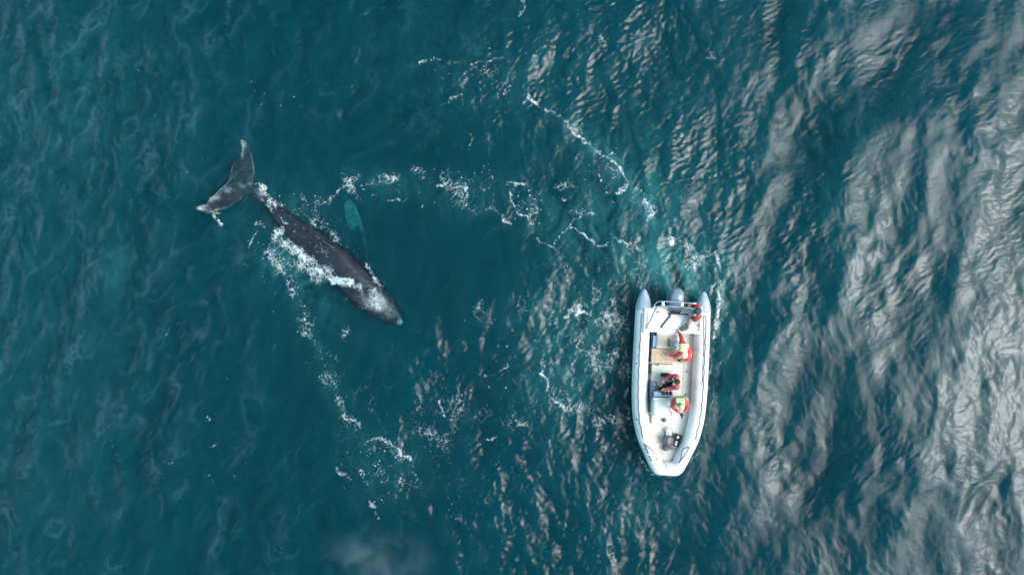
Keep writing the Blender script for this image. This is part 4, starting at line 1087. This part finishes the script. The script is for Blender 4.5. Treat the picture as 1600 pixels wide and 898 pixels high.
    if boots:
        for c, t, kn in ((AL, feet[0], KL), (AR, feet[1], KR)):
            bm = bmesh.new(); t = Vector(t); capsule(bm, c + Vector((0, 0, -.03)), t, .058, .046); capsule(bm, c + Vector((0, 0, -.03)), c.lerp(kn, .25), .060, .062)
            capsule(bm, c + Vector((0, 0, -.03)) - (t - c).normalized() * .04, t, .05, .045)
            remeshed('boot', bm, .011, M[boots], o, 2)
    if vest:
        bm = bmesh.new()
        chf = Vector(J.get('front', F)); chf.z *= .3; chf.normalize()
        mid = ch.lerp(Pv, .45)
        if vest_full:
            for a, b in ((SL, HL), (SR, HR)): capsule(bm, a.lerp(ch, .5), b.lerp(a, .62), .150, .156)
            capsule(bm, N - upv * .06, ch.lerp(Pv, .3), .13, .15)
        for s in (SL, SR): capsule(bm, s.lerp(N, .55) - chf * .09, s.lerp(N, .55) + chf * .10, .072, .078)
        capsule(bm, SL.lerp(N, .5) - chf * .10, SR.lerp(N, .5) - chf * .10, .08, .08)
        v = remeshed('life_vest', bm, .014, M[vest], o, 3)
        for q in (SL, SR):
            bm = bmesh.new(); c = q.lerp(N, .50) + chf * .06 + Vector((0, 0, .078)); ellipsoid(bm, c, (.028, .028, .014), None, 2); obj('buckle', bm, M['dark'], v)
    if hair:
        bm = bmesh.new(); ellipsoid(bm, H_ + upv * .035 - F * .018, (.100, .114, .102), R); ellipsoid(bm, H_ - F * .05 - upv * .03, (.078, .062, .085), R)
        rh = random.Random(9)
        for k in range(40):
            d = Vector((rh.uniform(-1, 1), rh.uniform(-1, .55), rh.uniform(.2, 1))).normalized(); q = H_ + upv * .035 - F * .018 + R @ Vector((d.x * .09, d.y * .104, d.z * .098))
            ellipsoid(bm, q, (.018, .022, .014), R, 1)
        remeshed('hair', bm, .009, M[hair], o, 2)
    if cap:
        bm = bmesh.new(); k = headr / .105
        ellipsoid(bm, H_ + upv * .045, (.096 * k, .112 * k, .085 * k), R)
        ellipsoid(bm, H_ + F * .13 + upv * .04, (.068, .075, .010), R)
        capsule(bm, H_ + upv * .128 * k, H_ + upv * .134 * k, .010, .010, 8)
        remeshed('cap', bm, .009, M[cap], o, 2)
    return o

def Q(*a): return P(*a)
up = Vector((0, 0, 1))
# sitting on the starboard tube at the stern
hd = Q(1090, 486, 1.50)
person('bare-legged person in navy cap and red jacket sitting on the stern tube', Q(1090, 488, .7),
       dict(head=hd, neck=hd + Vector((.03, .0, -.17)), pelvis=Q(1091, 488, .78), sh=(Q(1091, 495.5, 1.26), Q(1090.5, 479, 1.26)), el=(Q(1087, 500, 1.02), Q(1086, 474.5, 1.02)),
            wr=(Q(1081, 497, .92), Q(1080, 476, 1.10)), hand=(Q(1078, 495, .92), Q(1077, 477, 1.14)), hip=(Q(1090, 492, .78), Q(1090, 484, .78)),
            kn=(Q(1079, 500, .86), Q(1080, 492, .86)), an=(Q(1073, 513, .82), Q(1071, 510, .80)), toe=(Q(1066, 516, .76), Q(1064.5, 513.5, .76)), front=(-1, -.2, 0)),
       (-1, -.25, -.35), 'red', 'tan', 'shoes', 'vest_cream', False, 'cap_blue', None, False, headr=.145)
# leaning over the rear seat
hd = Q(1057, 538, 1.14)
person('bending person in grey-blue cap, cream life vest and orange trousers beside the tan seat', Q(1072, 552, .3),
       dict(head=hd, neck=hd + Vector((.13, -.04, -.10)), pelvis=Q(1075, 555, .80), sh=(Q(1065, 551, 1.04), Q(1066, 534, 1.06)), el=(Q(1055, 556.5, .86), Q(1064, 525, .88)),
            wr=(Q(1046, 554.5, .80), Q(1061, 519.5, .80)), hand=(Q(1042, 553.5, .78), Q(1059, 516, .78)), hip=(Q(1075, 559, .80), Q(1077, 551, .80)),
            kn=(Q(1066, 563, .66), Q(1071, 553, .62)), an=(Q(1068, 563.5, .31), Q(1076, 551, .31)), toe=(Q(1061, 563, .27), Q(1070, 549, .27)), front=(-1, .2, 0)),
       (-.9, .1, -.7), 'red', 'orange', 'boots', 'vest_cream', True, 'cap_grey', None, True, headr=.126)
# at the wheel
hd = Q(1058, 596, 1.30)
person('bareheaded dark-haired person in faded red jacket seated facing the steering wheel', Q(1057, 597, .5),
       dict(head=hd, neck=hd + Vector((.05, .0, -.16)), pelvis=Q(1057, 595, .66), sh=(Q(1057, 605, 1.10), Q(1056, 587.5, 1.10)), el=(Q(1047, 606.5, .96), Q(1046, 588, .94)),
            wr=(Q(1039, 608, .96), Q(1037, 593, .92)), hand=(Q(1035.5, 609, .97), Q(1035, 597, .93)), hip=(Q(1056, 600, .64), Q(1055, 591, .64)),
            kn=(Q(1041, 601, .66), Q(1041, 586, .66)), an=(Q(1032, 607, .34), Q(1033, 585, .36)), toe=(Q(1030, 611.5, .28), Q(1026, 588, .30)), front=(-1, 0, 0)),
       (-1, -.1, -.5), 'rose', 'dkcloth', 'boots', 'vest_cream', False, None, 'hair', True)
# standing beside the console, looking to the bow
hd = Q(1064.5, 635, 1.76)
person('person in cream cap and light green life vest standing beside the white console', Q(1063, 628, .23),
       dict(head=hd, neck=hd + Vector((-.0, .08, -.18)), pelvis=Q(1062, 624, 1.05), sh=(Q(1072, 627, 1.46), Q(1053, 626, 1.46)), el=(Q(1074.5, 635, 1.22), Q(1050.5, 635, 1.22)),
            wr=(Q(1069.5, 643, 1.30), Q(1060, 643, 1.30)), hand=(Q(1067.5, 645.5, 1.32), Q(1062.5, 645.5, 1.32)), hip=(Q(1066, 624, 1.02), Q(1058, 624, 1.02)),
            kn=(Q(1066, 628, .64), Q(1058, 627, .64)), an=(Q(1066, 627, .31), Q(1058, 626, .31)), toe=(Q(1066.5, 632, .265), Q(1058, 631, .265)), front=(0, -1, 0)),
       (0, -1, -.6), 'red', 'dkcloth', 'boots', 'vest_green', True, 'cap_cream', None, True)
cam_o = thing('camera', Q(1065, 646, 1.30), 'small black camera held in both hands by the person in the green life vest', 'camera')
bm = bmesh.new(); box(bm, Q(1065.3, 647.2, 1.33), (.13, .075, .09), 0, .012); obj('camera_body', bm, M['dark'], cam_o)
bm = bmesh.new(); q = Q(1065.3, 648.5, 1.33); sweep(bm, [q, q + Vector((0, -.10, -.01))], [.035, .038], 14); obj('lens', bm, M['dark'], cam_o)

# ------------------------------------------------------------------ drifting blow
def build_mist():
    bm = bmesh.new(); ellipsoid(bm, (0, 0, 0), (2.9, 1.7, .8), None, 4)
    m = bpy.data.materials.new('drifting_spray'); m.use_nodes = True
    n = m.node_tree.nodes; l = m.node_tree.links; n.clear()
    o_ = n.new('ShaderNodeOutputMaterial'); pv = n.new('ShaderNodeVolumeScatter'); pv.inputs['Color'].default_value = (.75, .85, .9, 1)
    tc = n.new('ShaderNodeTexCoord'); ln = n.new('ShaderNodeVectorMath'); ln.operation = 'LENGTH'
    mp = n.new('ShaderNodeMapping'); mp.inputs['Scale'].default_value = (1 / 2.9, 1 / 1.7, 1 / .8); l.new(tc.outputs['Object'], mp.inputs['Vector']); l.new(mp.outputs[0], ln.inputs[0])
    f_ = n.new('ShaderNodeMapRange'); f_.inputs['From Min'].default_value = .95; f_.inputs['From Max'].default_value = .0; f_.interpolation_type = 'SMOOTHERSTEP'; l.new(ln.outputs['Value'], f_.inputs['Value'])
    nz = n.new('ShaderNodeTexNoise'); nz.inputs['Scale'].default_value = .9; nz.inputs['Detail'].default_value = 5; nz.inputs['Distortion'].default_value = .6; l.new(tc.outputs['Object'], nz.inputs['Vector'])
    r = n.new('ShaderNodeMapRange'); r.inputs['From Min'].default_value = .42; r.inputs['From Max'].default_value = .62; l.new(nz.outputs['Fac'], r.inputs['Value'])
    mu = n.new('ShaderNodeMath'); mu.operation = 'MULTIPLY'; l.new(f_.outputs[0], mu.inputs[0]); l.new(r.outputs[0], mu.inputs[1])
    m3 = n.new('ShaderNodeMath'); m3.operation = 'MULTIPLY'; m3.inputs[1].default_value = .30; l.new(mu.outputs[0], m3.inputs[0])
    l.new(m3.outputs[0], pv.inputs['Density']); l.new(pv.outputs[0], o_.inputs['Volume'])
    o = obj('drifting_spray', bm, m); o.location = P(592, 874, 2.0)
    o['kind'] = 'stuff'; o['label'] = 'faint pale cloud of spray over dark water at the bottom edge'; o['category'] = 'spray'
build_mist()
for o in C.objects:
    if '_o' in o: del o['_o']
